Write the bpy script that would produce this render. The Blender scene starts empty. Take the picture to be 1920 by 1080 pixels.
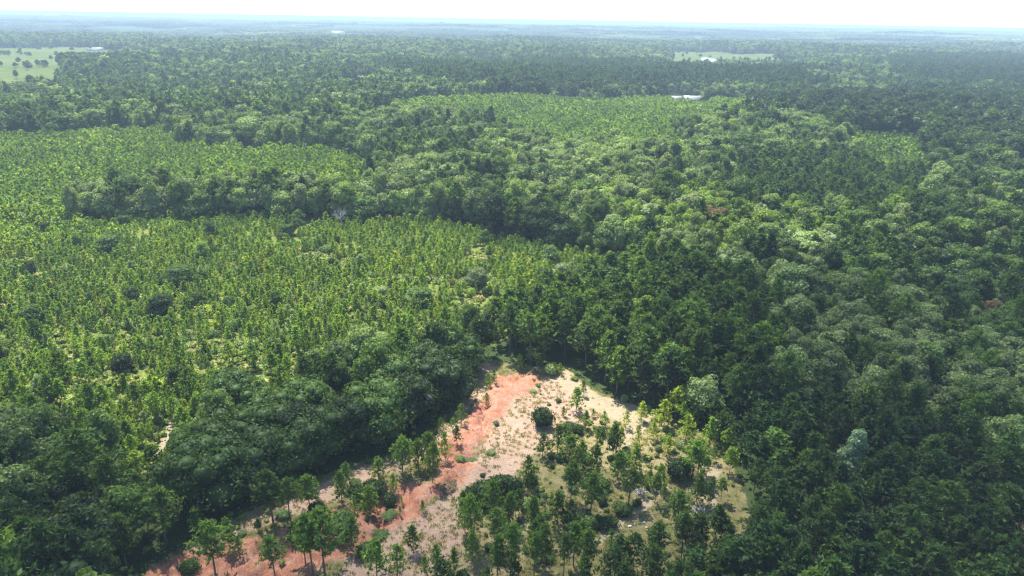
import bpy, math, random
import numpy as np
from mathutils import Matrix, Vector

# ------------------------------------------------------------------ camera, sky, sun, exposure
SC = bpy.context.scene
COL = SC.collection
FPX, CX, CY = 1281.0, 960.0, 540.0          # focal length and centre in pixels of a 1920 x 1080 frame
CAM_H = 80.0
PITCH, ROLL = math.radians(21.5), math.radians(1.0)
F = np.array([0.0, math.cos(PITCH), -math.sin(PITCH)])
_U0 = np.array([0.0, math.sin(PITCH), math.cos(PITCH)])
_R0 = np.array([1.0, 0.0, 0.0])
RT = _R0 * math.cos(ROLL) + _U0 * math.sin(ROLL)
UP = _U0 * math.cos(ROLL) - _R0 * math.sin(ROLL)
EYE = np.array([0.0, 0.0, CAM_H])

cam_data = bpy.data.cameras.new('camera')
cam_data.lens = 36.0 * FPX / 1920.0
cam_data.sensor_width = 36.0
cam_data.clip_start = 0.5
cam_data.clip_end = 90000.0
cam = bpy.data.objects.new('camera', cam_data)
COL.objects.link(cam)
m = Matrix(((RT[0], UP[0], -F[0], 0), (RT[1], UP[1], -F[1], 0), (RT[2], UP[2], -F[2], CAM_H), (0, 0, 0, 1)))
cam.matrix_world = m
SC.camera = cam

SUN_EL, SUN_AZ = math.radians(61.0), math.radians(-28.0)      # azimuth from +Y towards +X
SUN = np.array([math.sin(SUN_AZ) * math.cos(SUN_EL), math.cos(SUN_AZ) * math.cos(SUN_EL), math.sin(SUN_EL)])

world = bpy.data.worlds.new('World')
SC.world = world
world.use_nodes = True
nt = world.node_tree
nt.nodes.clear()
sky = nt.nodes.new('ShaderNodeTexSky')
sky.sky_type = 'NISHITA'
sky.sun_disc = False
sky.sun_elevation = SUN_EL
sky.sun_rotation = SUN_AZ
sky.altitude = 100
sky.air_density = 1.0
sky.dust_density = 0.3
sky.ozone_density = 2.0
bg = nt.nodes.new('ShaderNodeBackground')
bg.inputs['Strength'].default_value = 0.1
wo = nt.nodes.new('ShaderNodeOutputWorld')
nt.links.new(sky.outputs[0], bg.inputs[0])
nt.links.new(bg.outputs[0], wo.inputs[0])

sun_data = bpy.data.lights.new('sun', 'SUN')
sun_data.energy = 4.8
sun_data.angle = math.radians(0.5)
sun_data.color = (1.0, 0.955, 0.88)
sun = bpy.data.objects.new('sun', sun_data)
COL.objects.link(sun)
sun.rotation_euler = Vector(SUN).to_track_quat('Z', 'Y').to_euler()
sun.location = (0, 0, 500)

SC.view_settings.view_transform = 'Standard'
SC.view_settings.look = 'None'
SC.view_settings.gamma = 1.0
SC.view_settings.use_curve_mapping = False
SC.view_settings.exposure = 1.55
SC.cycles.max_bounces = 5
SC.cycles.diffuse_bounces = 3
SC.cycles.glossy_bounces = 1
SC.cycles.transmission_bounces = 2
SC.cycles.volume_bounces = 1
SC.cycles.transparent_max_bounces = 12
SC.cycles.use_denoising = True
SC.cycles.use_adaptive_sampling = False
SC.cycles.denoising_prefilter = 'NONE'
SC.cycles.pixel_filter_type = 'BLACKMAN_HARRIS'
SC.cycles.filter_width = 1.3
try:
    SC.cycles.denoiser = 'OPENIMAGEDENOISE'
except Exception:
    pass
HAZE_DENSITY = 0.00021

R = np.random.RandomState(7)
random.seed(7)
deg = math.radians

# ------------------------------------------------------------------ noise and terrain
def _hash(ix, iy, s):
    h = (ix.astype(np.int64) * 374761393 + iy.astype(np.int64) * 668265263 + s * 2246822519) & 0xFFFFFFFF
    h = ((h ^ (h >> 13)) * 1274126177) & 0xFFFFFFFF
    return ((h ^ (h >> 16)) & 0xFFFF) / 65535.0

def vnoise(x, y, s=0):
    ix, iy = np.floor(x), np.floor(y)
    fx, fy = x - ix, y - iy
    fx, fy = fx * fx * (3 - 2 * fx), fy * fy * (3 - 2 * fy)
    a, b = _hash(ix, iy, s), _hash(ix + 1, iy, s)
    c, d = _hash(ix, iy + 1, s), _hash(ix + 1, iy + 1, s)
    return (a + (b - a) * fx) * (1 - fy) + (c + (d - c) * fx) * fy

def fbm(x, y, s=0, o=4):
    t, amp, tot = 0.0, 1.0, 0.0
    for i in range(o):
        t = t + amp * vnoise(x * 2 ** i + 17.3 * i, y * 2 ** i - 9.1 * i, s + i)
        tot += amp
        amp *= 0.5
    return t / tot

def sstep(a, b, x):
    t = np.clip((x - a) / (b - a), 0, 1)
    return t * t * (3 - 2 * t)

def base_height(x, y):
    x = np.asarray(x, float); y = np.asarray(y, float)
    r = np.hypot(x, y)
    near = (fbm(x / 60, y / 60, 3, 3) - 0.5) * 3.0
    mid = (fbm(x / 420 + 5, y / 420, 11, 3) - 0.5) * 26.0 * sstep(260, 900, r)
    far = (fbm(x / 2600 + 2, y / 1500 + 4, 21, 3) - 0.47) * 75.0 * sstep(1300, 5500, r)
    return near + mid + far * (1 - 0.0 * r)

def project(x, y, z):
    P = np.stack([np.asarray(x, float), np.asarray(y, float), np.asarray(z, float) - CAM_H], -1)
    d = P @ F
    d = np.where(np.abs(d) < 1e-6, 1e-6, d)
    return CX + FPX * (P @ RT) / d, CY - FPX * (P @ UP) / d, d

def ground_at(u, v):
    """where the line of sight through a point of the photograph meets the terrain"""
    D = F + RT * (u - CX) / FPX - UP * (v - CY) / FPX
    if D[2] > -0.004:
        D = D.copy(); D[2] = -0.004
    t = -CAM_H / D[2]
    ts = np.geomspace(30, max(t * 2.5, 60), 500)
    X, Y, Z = D[0] * ts, D[1] * ts, CAM_H + D[2] * ts
    below = Z < base_height(X, Y)
    i = int(np.argmax(below)) if below.any() else len(ts) - 1
    lo, hi = ts[max(i - 1, 0)], ts[i]
    for _ in range(20):
        md = (lo + hi) / 2
        if CAM_H + D[2] * md < float(base_height(D[0] * md, D[1] * md)):
            hi = md
        else:
            lo = md
    return D[0] * hi, D[1] * hi

def poly(*pts):
    return np.array([ground_at(u, v) for u, v in pts])

def sdf(x, y, P):
    """signed distance to a polygon, positive inside"""
    x = np.asarray(x, float); y = np.asarray(y, float)
    best = np.full(x.shape, 1e18); inside = np.zeros(x.shape, bool)
    n = len(P)
    for i in range(n):
        x0, y0 = P[i]; x1, y1 = P[(i + 1) % n]
        ex, ey = x1 - x0, y1 - y0
        t = np.clip(((x - x0) * ex + (y - y0) * ey) / (ex * ex + ey * ey + 1e-9), 0, 1)
        best = np.minimum(best, (x - x0 - t * ex) ** 2 + (y - y0 - t * ey) ** 2)
        c = ((y0 > y) != (y1 > y))
        with np.errstate(divide='ignore', invalid='ignore'):
            inside ^= c & (x < (x1 - x0) * (y - y0) / (y1 - y0 + 1e-12) + x0)
    return np.where(inside, 1, -1) * np.sqrt(best)

# ------------------------------------------------------------------ layout of the land (ground outlines)
Z_CLEAR = poly((905, 668), (960, 682), (1060, 690), (1110, 730), (1235, 772), (1300, 800), (1370, 855), (1410, 970), (1340, 1080), (1250, 1150), (1180, 1300), (1150, 1700), (300, 1700), (230, 1110), (300, 1050), (420, 985), (560, 915), (620, 885), (800, 825), (825, 790), (880, 710))
Z_CLAY = poly((935, 700), (985, 696), (1020, 712), (1000, 735), (960, 755), (935, 790), (900, 835), (885, 870), (905, 880), (870, 905), (830, 930), (800, 955), (745, 990), (690, 1020), (655, 1045), (560, 1085), (470, 1120), (330, 1120), (250, 1090), (345, 1035), (440, 1015), (520, 1000), (590, 960), (625, 955), (690, 925), (745, 905), (810, 905), (825, 870), (815, 830), (850, 815), (875, 780), (905, 740))
Z_TAN = poly((985, 720), (1040, 700), (1110, 735), (1160, 780), (1080, 800), (1000, 850), (965, 890), (905, 940), (880, 1000), (820, 1080), (800, 1200), (560, 1200), (660, 1040), (735, 990), (815, 945), (885, 872), (930, 790))
Z_SAND = poly((1030, 700), (1065, 693), (1112, 735), (1235, 772), (1215, 800), (1185, 835), (1165, 850), (1150, 830), (1175, 795), (1100, 765), (1060, 735))
Z_SAND2 = poly((1240, 905), (1262, 915), (1210, 960), (1140, 1010), (1100, 1040), (1095, 1020), (1160, 975))
Z_SAND3 = poly((1300, 870), (1350, 870), (1345, 960), (1325, 975), (1310, 920))
Z_EDGEPATH = poly((905, 670), (925, 690), (905, 740), (870, 790), (830, 840), (700, 905), (560, 960), (440, 1010), (350, 1040), (350, 1030), (430, 1000), (560, 930), (640, 890), (810, 830), (850, 780), (885, 715))
Z_TRACK = poly((318, 790), (335, 795), (325, 835), (300, 865), (285, 885), (275, 880), (290, 845), (308, 815))
Z_OPEN1 = poly((95, 640), (150, 608), (230, 600), (270, 625), (240, 660), (180, 670), (120, 672))
Z_OPEN2 = poly((1085, 505), (1100, 505), (1095, 520), (1078, 520))
Z_P1 = poly((-500, 440), (145, 420), (500, 408), (830, 417), (950, 455), (1180, 497), (1250, 508), (1130, 565), (985, 600), (940, 640), (890, 655), (850, 685), (700, 700), (560, 745), (430, 800), (335, 905), (265, 900), (230, 860), (-500, 850))
Z_P2 = poly((-500, 258), (0, 262), (300, 247), (330, 276), (640, 293), (690, 322), (700, 345), (640, 384), (150, 386), (145, 425), (-500, 445))
Z_P3 = poly((940, 188), (1250, 193), (1400, 196), (1420, 222), (1270, 262), (1300, 300), (1060, 296), (930, 262), (860, 235), (700, 232), (720, 200))
Z_P4 = poly((1585, 258), (1740, 262), (1745, 345), (1640, 330), (1600, 300))
Z_PSH = poly((1380, 318), (1590, 303), (1640, 330), (1760, 350), (1700, 425), (1500, 435), (1330, 392))
Z_TALL = poly((930, 615), (985, 600), (1130, 560), (1260, 520), (1420, 600), (1450, 720), (1400, 790), (1240, 768), (1115, 728), (1062, 688), (960, 680), (925, 665))
Z_PINE2 = poly((1235, 775), (1500, 800), (1750, 850), (1850, 960), (1900, 1100), (1950, 1600), (1150, 1700), (1180, 1300), (1250, 1150), (1340, 1080), (1410, 970), (1370, 855))
Z_DPINE = poly((690, 140), (1000, 128), (1500, 140), (1560, 178), (1200, 176), (960, 178), (800, 172))
Z_DPINE2 = poly((1700, 110), (2200, 120), (2200, 185), (1850, 180), (1650, 150))
Z_OAK = poly((1385, 205), (1700, 190), (2300, 190), (2300, 345), (1880, 320), (1760, 330), (1740, 262), (1580, 258), (1450, 240))
Z_OAKROW = poly((930, 176), (1260, 174), (1260, 190), (930, 188))
Z_ISLE = poly((150, 386), (640, 384), (700, 400), (830, 417), (500, 408), (145, 420))
Z_FIELD1 = poly((-700, 92), (140, 88), (245, 100), (250, 116), (215, 122), (120, 128), (135, 158), (80, 178), (-700, 190))
Z_FIELD1B = poly((30, 64), (155, 64), (160, 71), (20, 73))
Z_FIELD1C = poly((290, 70), (495, 70), (500, 82), (300, 80))
Z_FIELD2 = poly((1250, 97), (1330, 96), (1455, 103), (1460, 116), (1400, 119), (1350, 119), (1255, 122))
Z_FIELD3 = poly((1290, 68), (1322, 69), (1320, 78), (1300, 78))
Z_FIELD4 = poly((1065, 60), (1125, 60), (1125, 62), (1065, 63))
Z_FIELD5 = poly((630, 64), (740, 66), (735, 70), (640, 69))
Z_FIELD7 = poly((1640, 78), (1700, 80), (1695, 84), (1635, 83))
Z_FIELD8 = poly((840, 70), (930, 71), (925, 75), (845, 75))
Z_FIELD9 = poly((345, 52), (420, 53), (415, 56), (340, 56))
Z_STAND = poly((960, 860), (1180, 835), (1210, 930), (1140, 1000), (1100, 1150), (820, 1150), (880, 1000), (905, 950), (985, 905))
Z_YBRUSH = poly((1200, 770), (1290, 775), (1390, 850), (1370, 900), (1300, 890), (1220, 850))
Z_VERGE = poly((810, 850), (830, 870), (740, 905), (620, 960), (430, 1030), (420, 1000), (560, 935), (640, 895))
Z_LAWN = poly((455, 284), (462, 278), (490, 278), (494, 285))
Z_LAWN2 = poly((1260, 181), (1330, 182), (1330, 190), (1255, 189))
Z_LAWN3 = poly((650, 157), (685, 155), (690, 172), (640, 176))
Z_FIELD6 = poly((1885, 332), (2100, 322), (2100, 348), (1895, 345))
Z_PATH1 = poly((1248, 240), (1262, 235), (1270, 255), (1255, 258))
Z_FARMTRACK = poly((143, 92), (150, 93), (190, 103), (235, 111), (225, 113), (180, 106), (145, 96))
Z_SCRUB = poly((-700, 175), (60, 165), (110, 145), (240, 140), (240, 160), (120, 185), (-700, 200))
YARDS = [poly((1245, 96), (1462, 100), (1475, 126), (1240, 136)), poly((1258, 180), (1330, 181), (1332, 200), (1256, 199)), poly((640, 155), (690, 154), (696, 178), (632, 180)), poly((540, 112), (568, 112), (574, 124), (535, 124)), poly((455, 276), (492, 276), (500, 296), (450, 296))]
OPEN_ALL = YARDS + [Z_FIELD1, Z_FIELD1B, Z_FIELD1C, Z_FIELD2, Z_FIELD3, Z_FIELD4, Z_FIELD5, Z_LAWN, Z_LAWN2, Z_LAWN3, Z_FIELD7, Z_FIELD8, Z_FIELD9, Z_FIELD6, Z_PATH1]

def height(x, y):
    """the terrain with the clay bank and its gullies"""
    z = base_height(x, y)
    x = np.asarray(x, float); y = np.asarray(y, float)
    near = (np.abs(x) < 140) & (y > 40) & (y < 230)
    if near.any():
        xs, ys = x[near], y[near]
        c = sstep(-3, 3, sdf(xs, ys, Z_CLAY))
        g = 1 - np.abs(2 * fbm(xs / 4.2, ys / 9.0, 40, 4) - 1)
        g2 = 1 - np.abs(2 * fbm(xs / 1.5 + 3, ys / 2.4, 50, 2) - 1)
        zz = z[near] + c * (1.3 - 2.1 * g ** 3 - 0.5 * g2 ** 2) + (fbm(xs / 1.3, ys / 1.3, 60, 2) - 0.5) * 0.25
        z = z.copy(); z[near] = zz
    return z

def hpt(x, y):
    return float(height(np.array([x]), np.array([y]))[0])

# ------------------------------------------------------------------ materials
def new_mat(name):
    mt = bpy.data.materials.new(name)
    mt.use_nodes = True
    t = mt.node_tree
    t.nodes.clear()
    return mt, t, t.nodes.new('ShaderNodeOutputMaterial')

def nd(t, typ, **kw):
    n = t.nodes.new(typ)
    for k, v in kw.items():
        if k.startswith('i_'):
            n.inputs[k[2:].replace('_', ' ')].default_value = v
        else:
            setattr(n, k, v)
    return n

def ramp(t, stops, interp='LINEAR'):
    n = t.nodes.new('ShaderNodeValToRGB')
    n.color_ramp.interpolation = interp
    el = n.color_ramp.elements
    while len(el) < len(stops):
        el.new(0.5)
    for e, (p, c) in zip(el, stops):
        e.position = p
        e.color = (c[0], c[1], c[2], 1)
    return n

def leaf_material(name, stops, transl=0.35, gloss=0.05, vary=0.5):
    mt, t, out = new_mat(name)
    L = t.links.new
    at = nd(t, 'ShaderNodeAttribute', attribute_type='INSTANCER', attribute_name='tint')
    rp = ramp(t, stops)
    L(at.outputs['Fac'], rp.inputs[0])
    cv = nd(t, 'ShaderNodeAttribute', attribute_type='GEOMETRY', attribute_name='leafvar')
    oi = nd(t, 'ShaderNodeObjectInfo')
    mr = nd(t, 'ShaderNodeMapRange'); mr.inputs['To Min'].default_value = 1 - vary; mr.inputs['To Max'].default_value = 1 + vary
    L(cv.outputs['Fac'], mr.inputs['Value'])
    mr2 = nd(t, 'ShaderNodeMapRange'); mr2.inputs['To Min'].default_value = 0.72; mr2.inputs['To Max'].default_value = 1.3
    L(oi.outputs['Random'], mr2.inputs['Value'])
    mu = nd(t, 'ShaderNodeMath', operation='MULTIPLY')
    L(mr.outputs[0], mu.inputs[0]); L(mr2.outputs[0], mu.inputs[1])
    hs = nd(t, 'ShaderNodeHueSaturation')
    mh = nd(t, 'ShaderNodeMapRange'); mh.inputs['To Min'].default_value = 0.515; mh.inputs['To Max'].default_value = 0.485
    L(cv.outputs['Fac'], mh.inputs['Value'])
    L(mh.outputs[0], hs.inputs['Hue'])
    L(rp.outputs[0], hs.inputs['Color']); L(mu.outputs[0], hs.inputs['Value'])
    df = nd(t, 'ShaderNodeBsdfDiffuse'); tr = nd(t, 'ShaderNodeBsdfTranslucent')
    tc = nd(t, 'ShaderNodeMix', data_type='RGBA', blend_type='MULTIPLY')
    tc.inputs[0].default_value = 1.0
    tc.inputs[7].default_value = (1.25, 1.15, 0.55, 1)
    L(hs.outputs[0], tc.inputs[6])
    L(hs.outputs[0], df.inputs['Color']); L(tc.outputs[2], tr.inputs['Color'])
    mx = nd(t, 'ShaderNodeMixShader'); mx.inputs[0].default_value = transl
    L(df.outputs[0], mx.inputs[1]); L(tr.outputs[0], mx.inputs[2])
    gl = nd(t, 'ShaderNodeBsdfGlossy'); gl.inputs['Roughness'].default_value = 0.55; gl.inputs['Color'].default_value = (0.9, 0.95, 1, 1)
    mg = nd(t, 'ShaderNodeMixShader'); mg.inputs[0].default_value = gloss
    L(mx.outputs[0], mg.inputs[1]); L(gl.outputs[0], mg.inputs[2])
    L(mg.outputs[0], out.inputs['Surface'])
    return mt

# tint: 0 dark oak green .. 0.5 sage .. 0.7 yellow green .. 0.85 rusty brown .. 1 grey, leafless
M_LEAF = leaf_material('broad_leaves', [(0.0, (0.03, 0.056, 0.014)), (0.2, (0.055, 0.1, 0.02)), (0.38, (0.1, 0.17, 0.03)), (0.52, (0.235, 0.3, 0.125)), (0.62, (0.17, 0.26, 0.04)), (0.72, (0.25, 0.31, 0.03)), (0.84, (0.17, 0.12, 0.065)), (0.93, (0.23, 0.34, 0.18)), (1.0, (0.2, 0.2, 0.2))], 0.4, 0.012, 0.35)
M_NEEDLE = leaf_material('pine_needles', [(0.0, (0.026, 0.06, 0.018)), (0.35, (0.07, 0.13, 0.022)), (0.6, (0.125, 0.22, 0.028)), (0.8, (0.2, 0.32, 0.032)), (0.92, (0.3, 0.37, 0.035)), (1.0, (0.17, 0.32, 0.26))], 0.45, 0.01, 0.35)
M_BRUSH = leaf_material('brush_leaves', [(0.0, (0.07, 0.11, 0.025)), (0.3, (0.15, 0.21, 0.035)), (0.6, (0.22, 0.28, 0.045)), (0.8, (0.34, 0.32, 0.09)), (1.0, (0.3, 0.22, 0.14))], 0.3, 0.02, 0.4)

def simple_mat(name, col, rough=0.9, noise=0.0, scale=3.0, metallic=0.0):
    mt, t, out = new_mat(name)
    b = nd(t, 'ShaderNodeBsdfPrincipled')
    b.inputs['Roughness'].default_value = rough
    b.inputs['Metallic'].default_value = metallic
    if noise:
        tc = nd(t, 'ShaderNodeTexCoord'); n = nd(t, 'ShaderNodeTexNoise'); n.inputs['Scale'].default_value = scale; n.inputs['Detail'].default_value = 5
        t.links.new(tc.outputs['Object'], n.inputs['Vector'])
        rp = ramp(t, [(0.3, [c * (1 - noise) for c in col]), (0.7, [min(1, c * (1 + noise)) for c in col])])
        t.links.new(n.outputs[0], rp.inputs[0]); t.links.new(rp.outputs[0], b.inputs['Base Color'])
    else:
        b.inputs['Base Color'].default_value = (*col, 1)
    t.links.new(b.outputs[0], out.inputs['Surface'])
    return mt

M_BARK = simple_mat('bark', (0.13, 0.1, 0.08), 0.95, 0.35, 2.0)
M_DEADWOOD = simple_mat('weathered_wood', (0.34, 0.33, 0.33), 0.9, 0.25, 3.0)
M_WHITE = simple_mat('white_siding', (0.6, 0.6, 0.58), 0.6, 0.05, 1.0)
M_GREYWALL = simple_mat('grey_siding', (0.42, 0.43, 0.44), 0.7, 0.08, 1.0)
M_BRICKW = simple_mat('tan_brick', (0.38, 0.27, 0.2), 0.85, 0.12, 2.0)
M_ROOFM = simple_mat('pale_metal_roof', (0.42, 0.43, 0.45), 0.45, 0.06, 0.5)
M_ROOFD = simple_mat('dark_shingle_roof', (0.17, 0.17, 0.18), 0.85, 0.15, 2.0)
M_PANE = simple_mat('window_glass', (0.03, 0.04, 0.05), 0.1)
M_DOOR = simple_mat('door_paint', (0.2, 0.09, 0.06), 0.5)
M_STONE = simple_mat('pale_stone', (0.5, 0.47, 0.42), 0.9, 0.2, 2.0)

def ground_material():
    mt, t, out = new_mat('ground_soil')
    L = t.links.new
    geo = nd(t, 'ShaderNodeNewGeometry')
    def noise(scale, detail=6, rough=0.6, dist=0.0, vec=None):
        n = nd(t, 'ShaderNodeTexNoise'); n.inputs['Scale'].default_value = scale; n.inputs['Detail'].default_value = detail
        n.inputs['Roughness'].default_value = rough; n.inputs['Distortion'].default_value = dist
        L(vec or geo.outputs['Position'], n.inputs['Vector'])
        return n.outputs[0]
    def attr(nm):
        return nd(t, 'ShaderNodeAttribute', attribute_type='GEOMETRY', attribute_name=nm).outputs['Fac']
    def math_(op, a, b):
        n = nd(t, 'ShaderNodeMath', operation=op)
        for i, s in enumerate((a, b)):
            if isinstance(s, (int, float)):
                n.inputs[i].default_value = s
            else:
                L(s, n.inputs[i])
        return n.outputs[0]
    def sharpen(mask, nz, amt=0.6, lo=0.42, hi=0.58):
        s = math_('ADD', mask, math_('MULTIPLY', math_('SUBTRACT', nz, 0.5), amt))
        r = nd(t, 'ShaderNodeMapRange', interpolation_type='SMOOTHSTEP'); r.inputs['From Min'].default_value = lo; r.inputs['From Max'].default_value = hi
        L(s, r.inputs['Value'])
        return r.outputs[0]
    def mix(f, a, b):
        n = nd(t, 'ShaderNodeMix', data_type='RGBA')
        if isinstance(f, (int, float)):
            n.inputs[0].default_value = f
        else:
            L(f, n.inputs[0])
        L(a, n.inputs[6]); L(b, n.inputs[7])
        return n.outputs[2]
    n_fine, n_mid, n_big = noise(2.2, 8, 0.7), noise(0.35, 6, 0.65, 0.5), noise(0.05, 5, 0.6)
    n_far = noise(0.012, 8, 0.65)
    def col(stops, src):
        r = ramp(t, stops); L(src, r.inputs[0]); return r.outputs[0]
    floor = mix(n_fine, col([(0.35, (0.025, 0.038, 0.016)), (0.6, (0.05, 0.075, 0.025)), (0.75, (0.1, 0.085, 0.045))], n_mid), col([(0.4, (0.03, 0.05, 0.018)), (0.65, (0.07, 0.09, 0.03))], n_fine))
    brush = mix(n_fine, col([(0.3, (0.06, 0.09, 0.025)), (0.5, (0.11, 0.15, 0.03)), (0.64, (0.19, 0.2, 0.05)), (0.76, (0.26, 0.19, 0.11))], n_mid), col([(0.35, (0.05, 0.07, 0.02)), (0.55, (0.14, 0.17, 0.045)), (0.7, (0.28, 0.25, 0.1))], n_fine))
    drygr = mix(n_fine, col([(0.3, (0.15, 0.14, 0.06)), (0.5, (0.24, 0.19, 0.1)), (0.7, (0.3, 0.24, 0.15))], n_mid), col([(0.35, (0.13, 0.13, 0.05)), (0.55, (0.23, 0.19, 0.1)), (0.7, (0.31, 0.26, 0.17))], n_fine))
    olive = mix(n_fine, col([(0.35, (0.08, 0.09, 0.03)), (0.52, (0.16, 0.14, 0.065)), (0.64, (0.27, 0.205, 0.125))], n_mid), col([(0.35, (0.05, 0.06, 0.02)), (0.55, (0.15, 0.14, 0.06)), (0.72, (0.28, 0.22, 0.13))], n_fine))
    tan = mix(n_fine, col([(0.3, (0.26, 0.15, 0.11)), (0.5, (0.31, 0.215, 0.155)), (0.68, (0.34, 0.26, 0.19))], n_mid), col([(0.3, (0.18, 0.14, 0.08)), (0.55, (0.31, 0.22, 0.16)), (0.75, (0.38, 0.31, 0.24))], n_fine))
    clay = mix(n_fine, col([(0.25, (0.24, 0.085, 0.055)), (0.42, (0.3, 0.115, 0.065)), (0.52, (0.33, 0.15, 0.095)), (0.64, (0.36, 0.24, 0.175))], n_mid), col([(0.3, (0.2, 0.08, 0.055)), (0.48, (0.31, 0.135, 0.085)), (0.64, (0.38, 0.24, 0.17))], n_fine))
    sand = mix(n_fine, col([(0.3, (0.2, 0.165, 0.1)), (0.55, (0.29, 0.24, 0.165)), (0.72, (0.22, 0.2, 0.1))], n_mid), col([(0.3, (0.18, 0.16, 0.08)), (0.6, (0.32, 0.255, 0.175))], n_fine))
    grass = mix(n_fine, col([(0.35, (0.06, 0.09, 0.025)), (0.55, (0.095, 0.125, 0.035)), (0.72, (0.15, 0.145, 0.06))], n_big), col([(0.35, (0.06, 0.095, 0.03)), (0.5, (0.1, 0.13, 0.04)), (0.65, (0.15, 0.15, 0.06))], n_far))
    forest = mix(n_mid, col([(0.35, (0.035, 0.06, 0.026)), (0.55, (0.06, 0.1, 0.04)), (0.7, (0.11, 0.15, 0.06))], n_far), col([(0.35, (0.03, 0.055, 0.025)), (0.7, (0.1, 0.14, 0.055))], n_big))
    c = mix(attr('m_far'), floor, forest)
    c = mix(sharpen(attr('m_brush'), n_mid), c, brush)
    c = mix(sharpen(attr('m_clear'), n_mid), c, olive)
    c = mix(sharpen(attr('m_dry'), n_mid, 1.0, 0.4, 0.65), c, drygr)
    c = mix(sharpen(attr('m_tan'), n_mid, 0.9, 0.35, 0.62), c, tan)
    mp = nd(t, 'ShaderNodeMapping'); mp.inputs['Rotation'].default_value = (0, 0, deg(40)); mp.inputs['Scale'].default_value = (1.0, 0.22, 1.0)
    L(geo.outputs['Position'], mp.inputs['Vector'])
    n_rill = noise(1.1, 8, 0.8, 2.0, mp.outputs[0])
    clay = mix(col([(0.36, (1, 1, 1)), (0.44, (0, 0, 0))], n_rill), clay, col([(0.0, (0.17, 0.06, 0.04)), (1.0, (0.2, 0.08, 0.055))], n_fine))
    clay = mix(col([(0.56, (0, 0, 0)), (0.66, (0.85, 0.85, 0.85))], n_rill), clay, tan)
    n_brk = noise(0.55, 7, 0.75, 1.2)
    c = mix(sharpen(math_('MULTIPLY', attr('m_clay'), 0.93), n_brk, 2.6, 0.4, 0.7), c, clay)
    c = mix(sharpen(attr('m_sand'), n_mid, 1.0, 0.4, 0.65), c, sand)
    c = mix(sharpen(attr('m_grass'), n_mid, 0.3), c, grass)
    # tufts of weeds and dead grass scattered over the bare soil
    n_t = noise(0.9, 4, 0.75)
    r = nd(t, 'ShaderNodeMapRange', interpolation_type='SMOOTHSTEP'); r.inputs['From Min'].default_value = 0.6; r.inputs['From Max'].default_value = 0.68
    L(n_t, r.inputs['Value'])
    c = mix(math_('MULTIPLY', r.outputs[0], math_('MULTIPLY', attr('m_clear'), 0.6)), c, olive)
    b = nd(t, 'ShaderNodeBsdfDiffuse'); L(c, b.inputs['Color'])
    bp = nd(t, 'ShaderNodeBump'); bp.inputs['Strength'].default_value = 0.8; bp.inputs['Distance'].default_value = 0.35
    L(math_('ADD', n_fine, n_mid), bp.inputs['Height']); L(bp.outputs[0], b.inputs['Normal'])
    L(b.outputs[0], out.inputs['Surface'])
    return mt

# ------------------------------------------------------------------ mesh helpers
def mesh_from(name, verts, faces_by_size, mats, leafvar=None, mat_idx=None, smooth=False):
    """verts (N,3); faces_by_size: list of int arrays (M,k)"""
    me = bpy.data.meshes.new(name)
    me.vertices.add(len(verts))
    me.vertices.foreach_set('co', np.ascontiguousarray(verts, np.float32).ravel())
    idx, tot = [], []
    for f in faces_by_size:
        if len(f):
            idx.append(np.asarray(f, np.int32).ravel()); tot.append(np.full(len(f), f.shape[1], np.int32))
    idx = np.concatenate(idx); tot = np.concatenate(tot)
    me.loops.add(len(idx)); me.loops.foreach_set('vertex_index', idx)
    me.polygons.add(len(tot))
    st = np.concatenate([[0], np.cumsum(tot)[:-1]]).astype(np.int32)
    me.polygons.foreach_set('loop_start', st)
    for mt in mats:
        me.materials.append(mt)
    if mat_idx is not None:
        me.polygons.foreach_set('material_index', np.asarray(mat_idx, np.int32))
    if smooth:
        me.polygons.foreach_set('use_smooth', np.ones(len(tot), bool))
    if leafvar is not None:
        a = me.attributes.new('leafvar', 'FLOAT', 'POINT')
        a.data.foreach_set('value', np.asarray(leafvar, np.float32))
    me.update(calc_edges=True)
    return me

class Geo:
    def __init__(s):
        s.v, s.q, s.t, s.lv, s.mq, s.mt_, s.n = [], [], [], [], [], [], 0
    def add(s, v, q=None, t=None, lv=0.5, mat=0):
        v = np.asarray(v, float)
        if q is not None and len(q):
            s.q.append(np.asarray(q) + s.n); s.mq.append(np.full(len(q), mat))
        if t is not None and len(t):
            s.t.append(np.asarray(t) + s.n); s.mt_.append(np.full(len(t), mat))
        s.v.append(v); s.lv.append(np.full(len(v), lv) if np.isscalar(lv) else lv); s.n += len(v)
    def mesh(s, name, mats, smooth=False):
        fs, mi = [], []
        if s.q: fs.append(np.concatenate(s.q)); mi.append(np.concatenate(s.mq))
        if s.t: fs.append(np.concatenate(s.t)); mi.append(np.concatenate(s.mt_))
        return mesh_from(name, np.concatenate(s.v), fs, mats, np.concatenate(s.lv), np.concatenate(mi), smooth)

def unit(a):
    return a / (np.linalg.norm(a, axis=-1, keepdims=True) + 1e-9)

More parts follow.
